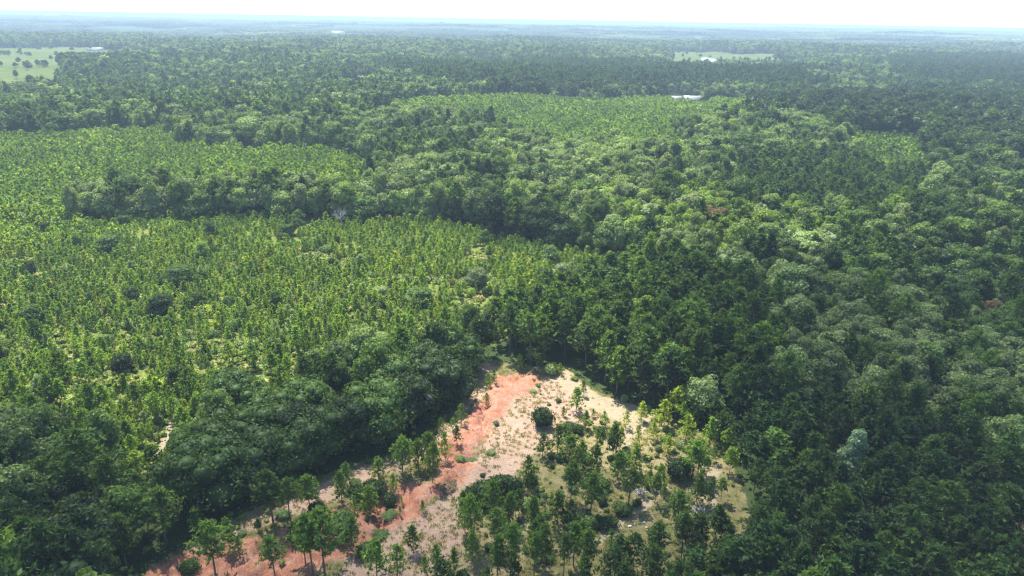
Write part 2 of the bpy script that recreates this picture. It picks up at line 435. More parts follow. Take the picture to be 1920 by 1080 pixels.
def cards(g, rs, cen, nrm, size, aspect=1.0, axis=None, mat=0):
    """ragged four-cornered leaf sprays"""
    n = len(cen)
    if n == 0: return
    nrm = unit(nrm)
    a = unit(rs.normal(size=(n, 3))) if axis is None else axis
    tx = unit(a - (a * nrm).sum(1, keepdims=True) * nrm)
    ty = np.cross(nrm, tx)
    size = np.broadcast_to(size, n)[:, None]
    r = rs.uniform(0.6, 1.25, (n, 4))
    c0 = cen + tx * size * r[:, :1]
    c1 = cen + ty * size * aspect * r[:, 1:2]
    c2 = cen - tx * size * r[:, 2:3]
    c3 = cen - ty * size * aspect * r[:, 3:4]
    lift = nrm * size * rs.uniform(-0.3, 0.3, (n, 1))
    v = np.stack([c0 + lift, c1, c2 + lift, c3], 1).reshape(-1, 3)
    q = np.arange(4 * n).reshape(n, 4)
    g.add(v, q=q, lv=np.repeat(rs.uniform(0, 1, n), 4), mat=mat)

def ico():
    p = (1 + 5 ** .5) / 2
    v = np.array([(-1, p, 0), (1, p, 0), (-1, -p, 0), (1, -p, 0), (0, -1, p), (0, 1, p), (0, -1, -p), (0, 1, -p), (p, 0, -1), (p, 0, 1), (-p, 0, -1), (-p, 0, 1)], float)
    f = np.array([(0, 11, 5), (0, 5, 1), (0, 1, 7), (0, 7, 10), (0, 10, 11), (1, 5, 9), (5, 11, 4), (11, 10, 2), (10, 7, 6), (7, 1, 8), (3, 9, 4), (3, 4, 2), (3, 2, 6), (3, 6, 8), (3, 8, 9), (4, 9, 5), (2, 4, 11), (6, 2, 10), (8, 6, 7), (9, 8, 1)])
    return unit(v), f
ICO_V, ICO_F = ico()

def tube(g, p0, p1, r0, r1, n=6, mat=0):
    p0, p1 = np.asarray(p0, float), np.asarray(p1, float)
    d = unit(p1 - p0)
    a = unit(np.cross(d, [0.31, 0.95, 0.1])); b = np.cross(d, a)
    th = np.arange(n) * 2 * math.pi / n
    ring = np.cos(th)[:, None] * a + np.sin(th)[:, None] * b
    v = np.concatenate([p0 + ring * r0, p1 + ring * r1])
    q = np.array([(i, (i + 1) % n, n + (i + 1) % n, n + i) for i in range(n)])
    g.add(v, q=q, mat=mat)

def broad_lobes(rs, kind):
    """lobe centres and radii of a crown in a unit tree: height 1, nominal half width .36"""
    L = []
    if kind == 'oak':        # open grown, foliage nearly to the ground
        L.append((0, 0, .52, .34))
        for i in range(9):
            a = i * 2.4 + rs.uniform(-.3, .3); e = .22 + .08 * rs.rand()
            L.append((math.cos(a) * e, math.sin(a) * e, .34 + .12 * rs.rand(), .2 + .05 * rs.rand()))
        for i in range(8):
            a = i * 2.4 + rs.uniform(-.4, .4); e = .12 + .13 * rs.rand()
            L.append((math.cos(a) * e, math.sin(a) * e, .62 + .16 * rs.rand(), .15 + .06 * rs.rand()))
        for i in range(5):
            a = i * 1.3 + rs.uniform(-.4, .4); L.append((math.cos(a) * .27, math.sin(a) * .27, .17, .16))
    elif kind == 'tall':     # upright forest tree
        L.append((0, 0, .6, .22))
        for i in range(11):
            h = .34 + .055 * i + rs.uniform(-.03, .03)
            a = i * 2.4 + rs.uniform(-.4, .4); e = .17 * (1 - max(0, h - .6) * 1.7) + .03
            L.append((math.cos(a) * e, math.sin(a) * e, min(h, .9), .15 + .04 * rs.rand() - .05 * (h > .8)))
        L.append((0, 0, .9, .09))
    elif kind == 'cone':     # pointed
        for i in range(14):
            h = .2 + .052 * i
            a = i * 2.4; e = .22 * (1 - h) + .01
            L.append((math.cos(a) * e, math.sin(a) * e, h, .2 * (1 - h) + .07))
    else:                    # rounded, broken crown
        L.append((0, 0, .64, .25))
        for i in range(8):
            a = i * 2.4 + rs.uniform(-.5, .5); e = .2 + .1 * rs.rand()
            L.append((math.cos(a) * e, math.sin(a) * e, .5 + .16 * rs.rand(), .15 + .06 * rs.rand()))
        for i in range(7):
            a = i * 2.4 + 1 + rs.uniform(-.5, .5); e = .07 + .15 * rs.rand()
            L.append((math.cos(a) * e, math.sin(a) * e, .76 + .11 * rs.rand(), .1 + .06 * rs.rand()))
        for i in range(3):
            a = rs.uniform(0, 6.28); L.append((math.cos(a) * .2, math.sin(a) * .2, .4, .13))
    return np.array(L)

def crown_geo(g, rs, kind, H, W, n, size, core=True, mat=0):
    L = broad_lobes(rs, kind)
    sc = np.array([W / .72, W / .72, H])
    cen = L[:, :3] * sc
    rad = L[:, 3:4] * np.array([[W / .72, W / .72, H * .82]])
    area = (L[:, 3] ** 2); pick = rs.choice(len(L), n, p=area / area.sum())
    d = unit(rs.normal(size=(n, 3)))
    d[:, 2] = np.where(d[:, 2] < -0.35, -d[:, 2], d[:, 2])
    # each lobe is itself lumpy, so its sprays gather into clumps
    lump = unit(rs.normal(size=(len(L), 9, 3)))
    dots = np.einsum('nk,nlk->nl', d, lump[pick])
    bump = 0.86 + 0.26 * np.clip((dots.max(1) - .62) / .38, 0, 1) + rs.uniform(-.06, .06, n)
    p = cen[pick] + d * rad[pick] * bump[:, None]
    # drop sprays buried in other lobes
    q = (p[:, None, :] - cen[None]) / rad[None]
    deep = ((q ** 2).sum(2) < .5).any(1)
    p, d = p[~deep], d[~deep]
    nr = unit(d / sc * sc.mean()) + rs.normal(size=p.shape) * .5
    cards(g, rs, p, nr, size * rs.uniform(.7, 1.3, len(p)), .75, mat=mat)
    if core:
        for c, r in zip(cen, rad):
            v = ICO_V * r * .72 * rs.uniform(.88, 1.08, (12, 1)) + c
            g.add(v, t=ICO_F, lv=.35, mat=mat)

def broad_tree(seed, kind, H, W, n, size):
    rs = np.random.RandomState(seed)
    g = Geo(); crown_geo(g, rs, kind, H, W, n, size)
    crown = g.mesh('crown_leaves', [M_LEAF])
    t = Geo()
    top = H * .62
    tube(t, (0, 0, -.4), (0, 0, top * .5), H * .022, H * .016, 8)
    tube(t, (0, 0, top * .5), (.1, 0, top), H * .016, H * .007, 6)
    for i in range(6):
        a = i * 2.4; z = H * (.28 + .05 * i)
        tube(t, (0, 0, z), (math.cos(a) * W * .3, math.sin(a) * W * .3, z + H * .22), H * .009, H * .003, 5)
    return crown, t.mesh('trunk_wood', [M_BARK])

def bare_tree(seed, H, W):
    """leafless weathered branches"""
    rs = np.random.RandomState(seed)
    g = Geo()
    tube(g, (0, 0, -.4), (0, 0, H * .5), H * .02, H * .013, 7)
    def br(p, d, l, r, k):
        e = p + d * l
        tube(g, p, e, r, r * .55, 4)
        if k:
            for _ in range(3):
                br(p + d * l * rs.uniform(.45, 1), unit(d + rs.normal(size=3) * .55 + [0, 0, .12]), l * rs.uniform(.5, .75), r * .55, k - 1)
    for i in range(9):
        a = i * 2.4
        br(np.array([0, 0, H * (.3 + .05 * i * .5)]), unit(np.array([math.cos(a), math.sin(a), .8])), W * .36, H * .009, 3)
    return g.mesh('bare_branches', [M_DEADWOOD])

def pine_parts(seed, H, Rr, crown0, levels, per, puffs, ncard, size, aspect, trunk=True, round_top=False, mat=0):
    rs = np.random.RandomState(seed)
    g, t = Geo(), Geo()
    if trunk:
        tube(t, (0, 0, -.3), (0, 0, H * .55), max(.05, H * .012), max(.035, H * .009), 7)
        tube(t, (0, 0, H * .55), (0, 0, H * .97), max(.035, H * .009), .02, 5)
    C, N, A = [], [], []
    for i in range(levels):
        k = i / max(1, levels - 1)
        z = H * (crown0 + (1 - crown0) * k * .93)
        prof = (1 - k ** 2.2) * (.55 + .45 * min(1, k * 4 + .3)) if round_top else (1 - k) ** .8
        prof = prof + .1
        for j in range(per):
            a = i * 2.4 + j * 2 * math.pi / per + rs.uniform(-.35, .35)
            l = Rr * prof * rs.uniform(.65, 1.15)
            rise = l * rs.uniform(.15, .6)
            d = np.array([math.cos(a), math.sin(a), 0])
            if trunk and H > 6:
                tube(t, (0, 0, z), d * l * .95 + [0, 0, z + rise], H * .003, H * .0012, 3)
            for p in range(puffs):
                s = (p + 1) / puffs
                c = d * l * s + np.array([0, 0, z + rise * s]) + rs.normal(size=3) * Rr * .08
                dd = unit(rs.normal(size=(ncard, 3)) + np.array([0, 0, .7]) + d * .5)
                C.append(c + dd * size * rs.uniform(.3, 1.1, (ncard, 1))); A.append(dd); N.append(rs.normal(size=(ncard, 3)) + [0, 0, .6])
    dd = unit(rs.normal(size=(ncard * 2, 3)) * .5 + [0, 0, 1]); C.append(np.array([0, 0, H * .96]) + dd * size * .5); A.append(dd); N.append(rs.normal(size=(ncard * 2, 3)))
    C, N, A = np.concatenate(C), np.concatenate(N), np.concatenate(A)
    cards(g, rs, C, N, size * rs.uniform(.7, 1.25, len(C)), aspect, axis=A, mat=mat)
    return g, t

def pine_tree(seed, H, Rr, crown0=.35, levels=13, per=5, puffs=3, ncard=8, size=.42, aspect=.3, round_top=True):
    g, t = pine_parts(seed, H, Rr, crown0, levels, per, puffs, ncard, size, aspect, True, round_top)
    return g.mesh('needle_sprays', [M_NEEDLE]), t.mesh('pine_trunk_wood', [M_BARK])

def merged(name, build_leaf, trunk_h, trunk_r, mats):
    g = Geo(); build_leaf(g)
    tube(g, (0, 0, -.3), (0, 0, trunk_h), trunk_r, trunk_r * .5, 4, mat=1)
    return g.mesh(name, mats)

def proto(me):
    return bpy.data.objects.new('source_' + me.name, me)          # never linked: only lends its mesh

# unit sizes: broadleaf 12 m tall, 8.5 m wide; pine 12 m; young pine 5 m
BK = ['round', 'tall', 'round', 'oak', 'round', 'tall', 'round', 'oak', 'cone', 'round']
B_HI = [broad_tree(100 + i, k, 12, {'oak': 12, 'tall': 6.6, 'cone': 6.2}.get(k, 8.0), 4600 if k == 'oak' else 3200, .27) for i, k in enumerate(BK)]
B_MID = [merged('leafy_tree', lambda g, k=k, i=i: crown_geo(g, np.random.RandomState(200 + i), k, 12, {'oak': 11, 'tall': 6.6, 'cone': 6.2}.get(k, 7.6), 1500, .38), 6, .22, [M_LEAF, M_BARK]) for i, k in enumerate(BK[:8])]
B_FAR = [merged('far_leafy_tree', lambda g, k=k, i=i: crown_geo(g, np.random.RandomState(300 + i), k, 12, {'oak': 11, 'tall': 7}.get(k, 7.8), 330, .75), 5, .25, [M_LEAF, M_BARK]) for i, k in enumerate(BK[:5])]
P_HI = [pine_tree(400 + i, 12, r, c, lv) for i, (r, c, lv) in enumerate([(2.6, .38, 12), (2.2, .45, 11), (3.0, .3, 13), (2.4, .5, 9), (1.9, .3, 14), (2.8, .42, 11)])]
def pine_mid(i, r, c, lv, nc, s, asp, H=12, pr=4, pf=2, rt=True):
    g, _ = pine_parts(500 + i, H, r, c, lv, pr, pf, nc, s, asp, False, rt)
    tube(g, (0, 0, -.3), (0, 0, H * .9), H * .012, .03, 4, mat=1)
    return g.mesh('pine_sprays', [M_NEEDLE, M_BARK])
P_MID = [pine_mid(i, r, c, 9, 7, .6, .42) for i, (r, c) in enumerate([(2.5, .38), (2.1, .42), (2.8, .3), (2.3, .5)])]
P_FAR = [pine_mid(10 + i, r, c, 6, 3, 1.1, .55) for i, (r, c) in enumerate([(2.6, .4), (2.2, .35), (2.9, .45)])]
Y_HI = [pine_tree(600 + i, 5, r, c, lv, 5, 2, 7, .26, .34, False) for i, (r, c, lv) in enumerate([(1.35, .12, 9), (1.1, .2, 8), (1.5, .1, 8), (1.2, .25, 9)])]
Y_MID = [pine_mid(20 + i, r, c, 6, 4, .42, .42, 5, 4, 2, False) for i, (r, c) in enumerate([(1.3, .12), (1.1, .15), (1.5, .1), (1.2, .2)])]
Y_FAR = [pine_mid(30 + i, r, .1, 4, 3, .75, .55, 5, 3, 1, False) for i, r in enumerate([1.4, 1.1, 1.5])]

def bush(seed, H, W, n, size, mat, core=True):
    rs = np.random.RandomState(seed); g = Geo()
    for i in range(5):
        a = i * 1.3 + rs.rand(); c = np.array([math.cos(a) * W * .22, math.sin(a) * W * .22, H * .45])
        if i == 4: c = np.array([0, 0, H * .55])
        d = unit(rs.normal(size=(n // 5, 3))); d[:, 2] = np.abs(d[:, 2]) * 1.1 - .25
        r = np.array([W * .3, W * .3, H * .48])
        cards(g, rs, c + d * r * rs.uniform(.8, 1.15, (n // 5, 1)), d + rs.normal(size=d.shape) * .5, size * rs.uniform(.6, 1.3, n // 5), .6)
        if core: g.add(ICO_V * r * .8 + c, t=ICO_F, lv=.3)
    return g.mesh('bush_leaves', [mat])
S_HI = [bush(700 + i, 2, 2.6, 900, .13, M_LEAF) for i in range(4)]
S_BR = [bush(710 + i, 1.2, 2.0, 60, .28, M_BRUSH) for i in range(4)]
G_TUFT = []
for i in range(3):
    rs = np.random.RandomState(720 + i); g = Geo(); n = 26
    c = np.concatenate([rs.normal(size=(n, 2)) * .28, np.full((n, 1), .16)], 1)
    cards(g, rs, c, np.concatenate([rs.normal(size=(n, 2)), np.full((n, 1), .2)], 1), .26, .22, axis=unit(np.concatenate([rs.normal(size=(n, 2)) * .4, np.ones((n, 1))], 1)))
    G_TUFT.append(g.mesh('grass_blades', [M_BRUSH]))

# ------------------------------------------------------------------ the ground, one sheet to the horizon
def build_ground():
    rr = [4.0, 20.0, 40.0]
    r = 52.0
    while r < 165: rr.append(r); r += .5
    while r < 42000:
        rr.append(r); r *= 1.009 if r < 2500 else (1.014 if r < 7000 else 1.03)
    rr.append(42000.0)
    rr = np.array(rr)
    A = deg(44)
    az = np.concatenate([np.arange(-A, A + 1e-6, deg(.25)), np.arange(A + deg(6), 2 * math.pi - A - deg(3), deg(6))])
    RR, AZ = np.meshgrid(rr, az, indexing='ij')
    X, Y = (RR * np.sin(AZ)), (RR * np.cos(AZ))
    Z = height(X, Y)
    nr, na = X.shape
    i = np.arange(nr - 1)[:, None] * na + np.arange(na)[None]
    j = np.arange(nr - 1)[:, None] * na + (np.arange(na)[None] + 1) % na
    q = np.stack([j, i, i + na, j + na], -1).reshape(-1, 4)
    v = np.stack([X, Y, Z], -1).reshape(-1, 3)
    me = mesh_from('ground', v, [q[:, ::-1] if False else q], [ground_material()], smooth=True)
    x, y = v[:, 0], v[:, 1]
    rad = np.hypot(x, y)
    near = rad < 260
    def setm(nm, polys, w, where=None):
        a = np.zeros(len(x), np.float32)
        for P in polys:
            lo, hi = P.min(0) - 3 * w, P.max(0) + 3 * w
            k = (x > lo[0]) & (x < hi[0]) & (y > lo[1]) & (y < hi[1])
            if k.any():
                a[k] = np.maximum(a[k], sstep(-w, w, sdf(x[k], y[k], P)))
        at = me.attributes.new(nm, 'FLOAT', 'POINT'); at.data.foreach_set('value', a)
    setm('m_clear', [Z_CLEAR], 3.0)
    setm('m_clay', [Z_CLAY], 2.5)
    setm('m_tan', [Z_TAN, Z_EDGEPATH], 3.0)
    setm('m_dry', [poly((950, 745), (1060, 735), (1240, 790), (1290, 870), (1200, 900), (1060, 850), (960, 860), (930, 900), (900, 930), (880, 880)), poly((900, 960), (1000, 940), (980, 1100), (700, 1130), (790, 1020))], 4.0)
    setm('m_sand', [Z_SAND, Z_SAND2, Z_SAND3, Z_TRACK, Z_FARMTRACK], 2.0)
    setm('m_brush', [Z_P1, Z_P4, Z_OPEN1], 5.0)
    setm('m_grass', [Z_FIELD1, Z_FIELD1B, Z_FIELD1C, Z_FIELD2, Z_FIELD3, Z_FIELD4, Z_FIELD5, Z_LAWN, Z_LAWN2, Z_LAWN3, Z_FIELD7, Z_FIELD8, Z_FIELD9, Z_FIELD6] + YARDS, 3.0)
    at = me.attributes.new('m_far', 'FLOAT', 'POINT'); at.data.foreach_set('value', sstep(1200, 2600, rad).astype(np.float32))
    o = bpy.data.objects.new('ground', me); COL.objects.link(o); o['kind'] = 'structure'
    o['label'] = 'rolling ground of red clay, tan sand, brush and forest floor'
    return o
GROUND = build_ground()

# ------------------------------------------------------------------ clouds overhead (above the frame) that shade parts of the land
M_CLOUD, _t, _o = new_mat('cloud_vapour')
_v = nd(_t, 'ShaderNodeVolumePrincipled'); _v.inputs['Color'].default_value = (1, 1, 1, 1); _v.inputs['Density'].default_value = 0.0135; _v.inputs['Anisotropy'].default_value = 0.4
_t.links.new(_v.outputs[0], _o.inputs['Volume'])

def build_cloud(P, alt, thick, edge, cell, label, seed):
    """a low lumpy cloud whose outline, carried along the sun's rays, falls on the land inside P"""
    off = SUN[:2] / SUN[2] * alt
    Q = P + off
    lo, hi = Q.min(0) - edge, Q.max(0) + edge
    xs = np.arange(lo[0], hi[0] + cell, cell); ys = np.arange(lo[1], hi[1] + cell, cell)
    X, Y = np.meshgrid(xs, ys, indexing='ij')
    d = sdf(X, Y, Q) + (fbm(X / 45, Y / 45, seed, 4) - .5) * edge * 1.6
    T = thick * sstep(-edge * .5, edge, d) * (.7 + .6 * fbm(X / 30, Y / 30, seed + 9, 3))
    n, mm = X.shape
    top = np.stack([X, Y, alt + T * .8 + .01], -1).reshape(-1, 3); bot = np.stack([X, Y, alt - T * .2], -1).reshape(-1, 3)
    idx = np.arange(n * mm).reshape(n, mm)
    keep = (T[:-1, :-1] + T[1:, :-1] + T[:-1, 1:] + T[1:, 1:]) > 1e-4
    a, b, c, e = idx[:-1, :-1][keep], idx[1:, :-1][keep], idx[1:, 1:][keep], idx[:-1, 1:][keep]
    top[:, 2] = np.where(T.reshape(-1) > 1e-5, top[:, 2], alt); bot[:, 2] = np.where(T.reshape(-1) > 1e-5, bot[:, 2], alt)
    N = n * mm
    # rim vertices are shared, so the body is closed
    rim = T.reshape(-1) <= 1e-5
    mapb = np.arange(N) + N; mapb[rim] = np.arange(N)[rim]
    qt = np.stack([a, b, c, e], -1); qb = mapb[np.stack([e, c, b, a], -1)]
    v = np.concatenate([top, bot])
    used = np.unique(np.concatenate([qt.ravel(), qb.ravel()]))
    rm = np.full(2 * N, -1); rm[used] = np.arange(len(used))
    me = mesh_from('cloud_body', v[used], [rm[qt], rm[qb]], [M_CLOUD])
    o = bpy.data.objects.new('cloud', me); COL.objects.link(o)
    o['kind'] = 'stuff'; o['label'] = label
build_cloud(poly((1240, 560), (1380, 500), (1560, 520), (1800, 560), (2300, 560), (2600, 1500), (1400, 2600), (-600, 2600), (-700, 830), (0, 800), (300, 800), (430, 850), (560, 845), (700, 830), (820, 840), (900, 850), (960, 850), (1180, 860), (1340, 850), (1320, 790), (1210, 680)), 260, 62, 16, 4.0, 'low cloud over the near forest', 70)
build_cloud(poly((1000, 150), (2600, 150), (2600, 262), (1740, 262), (1500, 235), (1380, 182), (1000, 178)), 420, 16, 60, 12.0, 'cloud over the dark oaks', 90)

PINES = [  # foot u, v, height, width, tint, label
 (1080, 772, 6.0, 1.3, .5, 'bushy pine standing alone on the pale dry grass'),
 (1094, 742, 4.0, .9, .4, 'small pine behind the bushy lone one'),
 (1097, 806, 4.6, 1.1, .6, 'bright green little pine with thin stem on dry grass'),
 (1056, 780, 2.4, 1.1, .45, 'knee-high pine left of the bushy lone one'),
 (1112, 783, 2.2, 1.1, .55, 'tiny pale pine in the dry grass'),
 (1132, 797, 3.4, 1.0, .5, 'thin small pine next to pale sand'),
 (1173, 803, 4.2, 1.0, .8, 'yellow-green sapling on the sand streak'),
 (1202, 790, 4.8, 1.2, .85, 'pale yellowish loose pine on the sand near the forest edge'),
 (975, 690, 4.0, 1.0, .7, 'young pine at the top rim of the red soil'),
 (995, 678, 4.6, 1.1, .5, 'green pine before the tall dark stand'),
 (1012, 686, 3.4, 1.0, .8, 'yellowish sapling before the tall dark stand'),
 (1050, 702, 3.0, 1.0, .72, 'yellow-green sapling at the bright sand rim'),
 (1240, 800, 6.5, 1.2, .8, 'sunlit yellow-green pine at the right rim of the sand'),
 (1265, 785, 8.0, 1.2, .72, 'tallest of the sunlit yellow-green pines at the forest edge'),
 (1300, 795, 5.5, 1.2, .78, 'sunlit pine in the bright group by the forest edge'),
 (1325, 780, 6.5, 1.1, .6, 'green pine behind the bright group'),
 (1345, 800, 6.0, 1.2, .55, 'pine at the shady side of the bright group'),
 (1225, 825, 4.5, 1.1, .85, 'yellow-green sapling below the bright group'),
 (1285, 825, 6.0, 1.2, .7, 'leafy sunlit pine in front of the bright group'),
 (1330, 835, 6.5, 1.2, .6, 'wide pine in front of the shaded forest wall'),
 (1250, 855, 4.6, 1.0, .82, 'lime green sapling on the yellow grass'),
 (1192, 850, 6.5, .7, .75, 'slim yellow-green pine with bare stem'),
 (1162, 842, 5.0, 1.1, .72, 'light pine beside the curving sand path'),
 (1120, 827, 3.2, 1.0, .55, 'small pine near the dark bushes'),
 (1065, 878, 7.5, 1.2, .4, 'tall flat-crowned pine casting a dark shadow in mid clearing'),
 (1045, 850, 6.5, 1.2, .35, 'dense pine behind the flat-crowned one'),
 (1092, 876, 6.0, 1.0, .42, 'pine with thin stem right of the flat-crowned one'),
 (1112, 892, 7.0, 1.1, .38, 'pine in the shaded middle of the clearing'),
 (1157, 900, 6.5, 1.1, .35, 'pine at the edge of the shaded middle of the clearing'),
 (1188, 890, 6.2, 1.1, .55, 'lighter pine leaning over tan grass'),
 (1297, 897, 8.5, 1.3, .52, 'big sunlit pine with two stems on yellow grass'),
 (1308, 890, 8.0, 1.0, .5, 'second stem beside the big sunlit pine'),
 (1215, 915, 4.2, .9, .6, 'little green pine at the head of the worn track'),
 (1237, 913, 5.0, 1.1, .62, 'bright pine beside the little one at the track head'),
 (1245, 933, 2.6, 1.0, .5, 'seedling pine in the worn track'),
 (1335, 917, 2.8, 1.0, .5, 'small pine on the pale sand patch'),
 (1178, 945, 7.5, 1.35, .2, 'dark dense pine with black shadow at its foot'),
 (1305, 942, 6.2, 1.1, .35, 'dark pine behind the brush pile'),
 (1327, 948, 5.2, 1.0, .35, 'pine right of the brush pile'),
 (1017, 857, 5.5, 1.2, .2, 'dark green pine at the upper rim of the shaded stand'),
 (990, 915, 7.0, .9, .4, 'slender pine in the shaded stand'),
 (1070, 940, 8.5, 1.1, .3, 'pine in the middle of the shaded stand'),
 (1107, 965, 9.0, 1.1, .32, 'tall pine with long bare stem in the shaded stand'),
 (999, 1000, 7.5, 1.0, .38, 'bare-stemmed pine at the near rim of the shaded stand'),
 (1045, 985, 7.0, 1.1, .3, 'dark pine low in the shaded stand'),
 (1145, 1030, 4.0, .9, .3, 'small dark pine on the worn grass'),
 (1157, 1062, 6.0, 1.4, .15, 'squat dark pine at the bottom of the worn grass'),
 (1225, 1062, 8.5, 1.2, .3, 'pine at the lower end of the worn track'),
 (1267, 1005, 9.0, 1.2, .25, 'pine overlooking the worn track'),
 (1075, 1062, 8.5, 1.2, .36, 'flat-crowned pine in the near stand'),
 (1022, 1070, 9.0, .9, .4, 'pine with a straight thin trunk in the near stand'),
 (1001, 1078, 8.5, .9, .42, 'neighbour of the straight thin pine'),
 (1100, 1085, 9.5, 1.0, .3, 'near pine at the frame bottom beside worn grass'),
 (755, 885, 7.8, 1.2, .4, 'flat-topped pine on the grassy verge'),
 (785, 882, 6.6, 1.1, .42, 'pine between the flat-topped one and the red bank'),
 (811, 905, 9.0, .8, .5, 'slim tall pine with bare stem at the red bank'),
 (805, 872, 7.5, 1.1, .36, 'dense pine behind the slim tall one'),
 (835, 865, 6.2, .9, .55, 'pine rooted on the red gully'),
 (857, 838, 4.0, 1.1, .3, 'dark small pine above the red gully'),
 (710, 902, 5.2, 1.2, .4, 'pine beside a dark bush on the verge'),
 (692, 957, 6.4, 1.2, .62, 'bright pine on the red bank'),
 (738, 918, 4.4, 1.0, .62, 'small light pine above the round dark bush'),
 (642, 945, 6.6, 1.1, .38, 'pine at the upper edge of the lower red bank'),
 (652, 915, 5.5, 1.1, .36, 'pine on the verge grass'),
 (665, 962, 4.2, .9, .58, 'thin-stemmed little pine on red soil'),
 (792, 960, 2.6, .9, .58, 'tiny pine on smooth red soil'),
 (750, 962, 1.8, 1.0, .6, 'seedling on the red slope'),
 (753, 938, 1.6, 1.0, .6, 'higher seedling on the red slope'),
 (582, 958, 7.5, 1.2, .35, 'pine between two lobes of red soil'),
 (512, 978, 10.5, 1.35, .26, 'big soft pine at the foot of the belt'),
 (543, 972, 8.0, 1.2, .28, 'pine leaning on the big soft one'),
 (587, 1070, 11, 1.1, .4, 'tall pine with bare trunk at the near end of the red bank'),
 (609, 1076, 12, 1.2, .42, 'tallest pine at the near end of the red bank'),
 (572, 1050, 9, 1.1, .35, 'pine hidden behind the tall pair'),
 (660, 1030, 6.0, 1.2, .33, 'soft grey-green pine where the bank narrows'),
 (516, 1082, 8.5, 1.2, .45, 'pine between two red gullies'),
 (405, 1082, 10, 1.3, .4, 'pine with open whorls standing in red soil at the bottom'),
 (431, 1032, 6.5, 1.0, .38, 'thin pine where the edge path meets red soil'),
 (450, 1045, 4.0, 1.0, .35, 'small pine on the red gully lip'),
 (707, 1082, 7.0, 1.2, .5, 'round light pine at the frame bottom on tan soil'),
 (745, 1082, 6.2, 1.1, .42, 'pine next to the round light one'),
 (775, 1035, 5.2, 1.1, .28, 'dark pine alone on the tan grass'),
 (797, 1082, 4.0, .9, .48, 'little pine at the bottom of the tan grass'),
 (817, 1080, 6.0, .9, .5, 'slim pine at the bottom of the tan grass'),
 (850, 1078, 5.0, 1.0, .36, 'dim pine at the bottom of the tan grass'),
 (887, 1055, 6.5, .8, .5, 'slim pine with thin stem on bare needles'),
 (884, 1020, 10, .9, .48, 'tall light pine at the rim of the bare needle floor'),
 (872, 998, 8.5, .9, .46, 'pine behind the tall light one'),
 (929, 1030, 8.0, 1.1, .42, 'pine with a level crown in the near stand'),
 (925, 975, 8.2, .9, .4, 'pine by the dark thicket'),
 (952, 990, 7.5, 1.0, .38, 'pine right of the dark thicket'),
 (932, 1082, 8.5, 1.0, .4, 'near pine in front of the level-crowned one'),
 (957, 1078, 10, 1.0, .38, 'tall near pine at the bottom centre'),
 (865, 800, 5.0, .9, .4, 'small pine between belt and clay bank'),
 (827, 808, 3.2, 1.0, .45, 'little pine under the belt'),
 (848, 810, 2.8, 1.0, .5, 'seedling under the belt'),
 (912, 760, 3.2, 1.0, .5, 'little pine on the narrow top of the clay bank'),
 (915, 727, 4.2, .9, .42, 'pine above the narrow top of the clay bank'),
 (926, 716, 3.6, .9, .5, 'pine beside the top of the edge path'),
 (237, 1062, 10, 1.3, .4, 'olive pine at the lower left end of the belt'),
 (312, 1020, 11, 1.3, .35, 'dense green pine at the lower end of the belt'),
 (110, 1085, 10, 1.3, .4, 'broad soft pine near the bottom corner'),
 (370, 1000, 5.0, 1.1, .3, 'small dark pine above the shadowed track'),
]

# ------------------------------------------------------------------ where trees grow
def grid_points(space, ymax, ymin=44.0, jit=.5, slope=.86, extra=40):
    ys = np.arange(ymin, ymax, space)
    out = []
    for k, yy in enumerate(ys):
        w = yy * slope + extra
        xs = np.arange(-w, w, space) + (k % 2) * space * .5
        out.append(np.stack([xs, np.full(len(xs), yy)], -1))
    p = np.concatenate(out)
    return p + R.uniform(-jit, jit, p.shape) * space

def inside(p, P, m=0.0):
    return sdf(p[:, 0], p[:, 1], P) > m

def wob(p, amp=6, sc=18, s=5):
    k = 1 + np.clip((np.hypot(p[:, 0], p[:, 1])[:, None] - 300) / 120, 0, 9)
    w2 = np.stack([(fbm(p[:, 0] / 90, p[:, 1] / 90, s + 3) - .5), (fbm(p[:, 0] / 90, p[:, 1] / 90, s + 5) - .5)], -1)
    return p + np.stack([(fbm(p[:, 0] / sc, p[:, 1] / sc, s) - .5) * amp, (fbm(p[:, 0] / sc, p[:, 1] / sc, s + 7) - .5) * amp], -1) + w2 * 14 * (k - 1)

NOT_TREES = [Z_CLEAR, Z_P1, Z_P2, Z_P3, Z_P4, Z_PSH, Z_TRACK] + OPEN_ALL + [Z_FARMTRACK, poly((268, 780), (340, 785), (338, 900), (300, 965), (235, 960), (255, 890))]
T = {'broad': [], 'pine': [], 'young': [], 'bush': []}      # rows: x, y, h, w-scale, tint, variant, rot

def put(kind, p, h, ws, tint, var):
    n = len(p)
    h = np.broadcast_to(h, n); ws = np.broadcast_to(ws, n); tint = np.broadcast_to(tint, n); var = np.broadcast_to(var, n)
    T[kind].append(np.stack([p[:, 0], p[:, 1], h, ws, tint, var, R.uniform(0, 6.28, n)], -1))

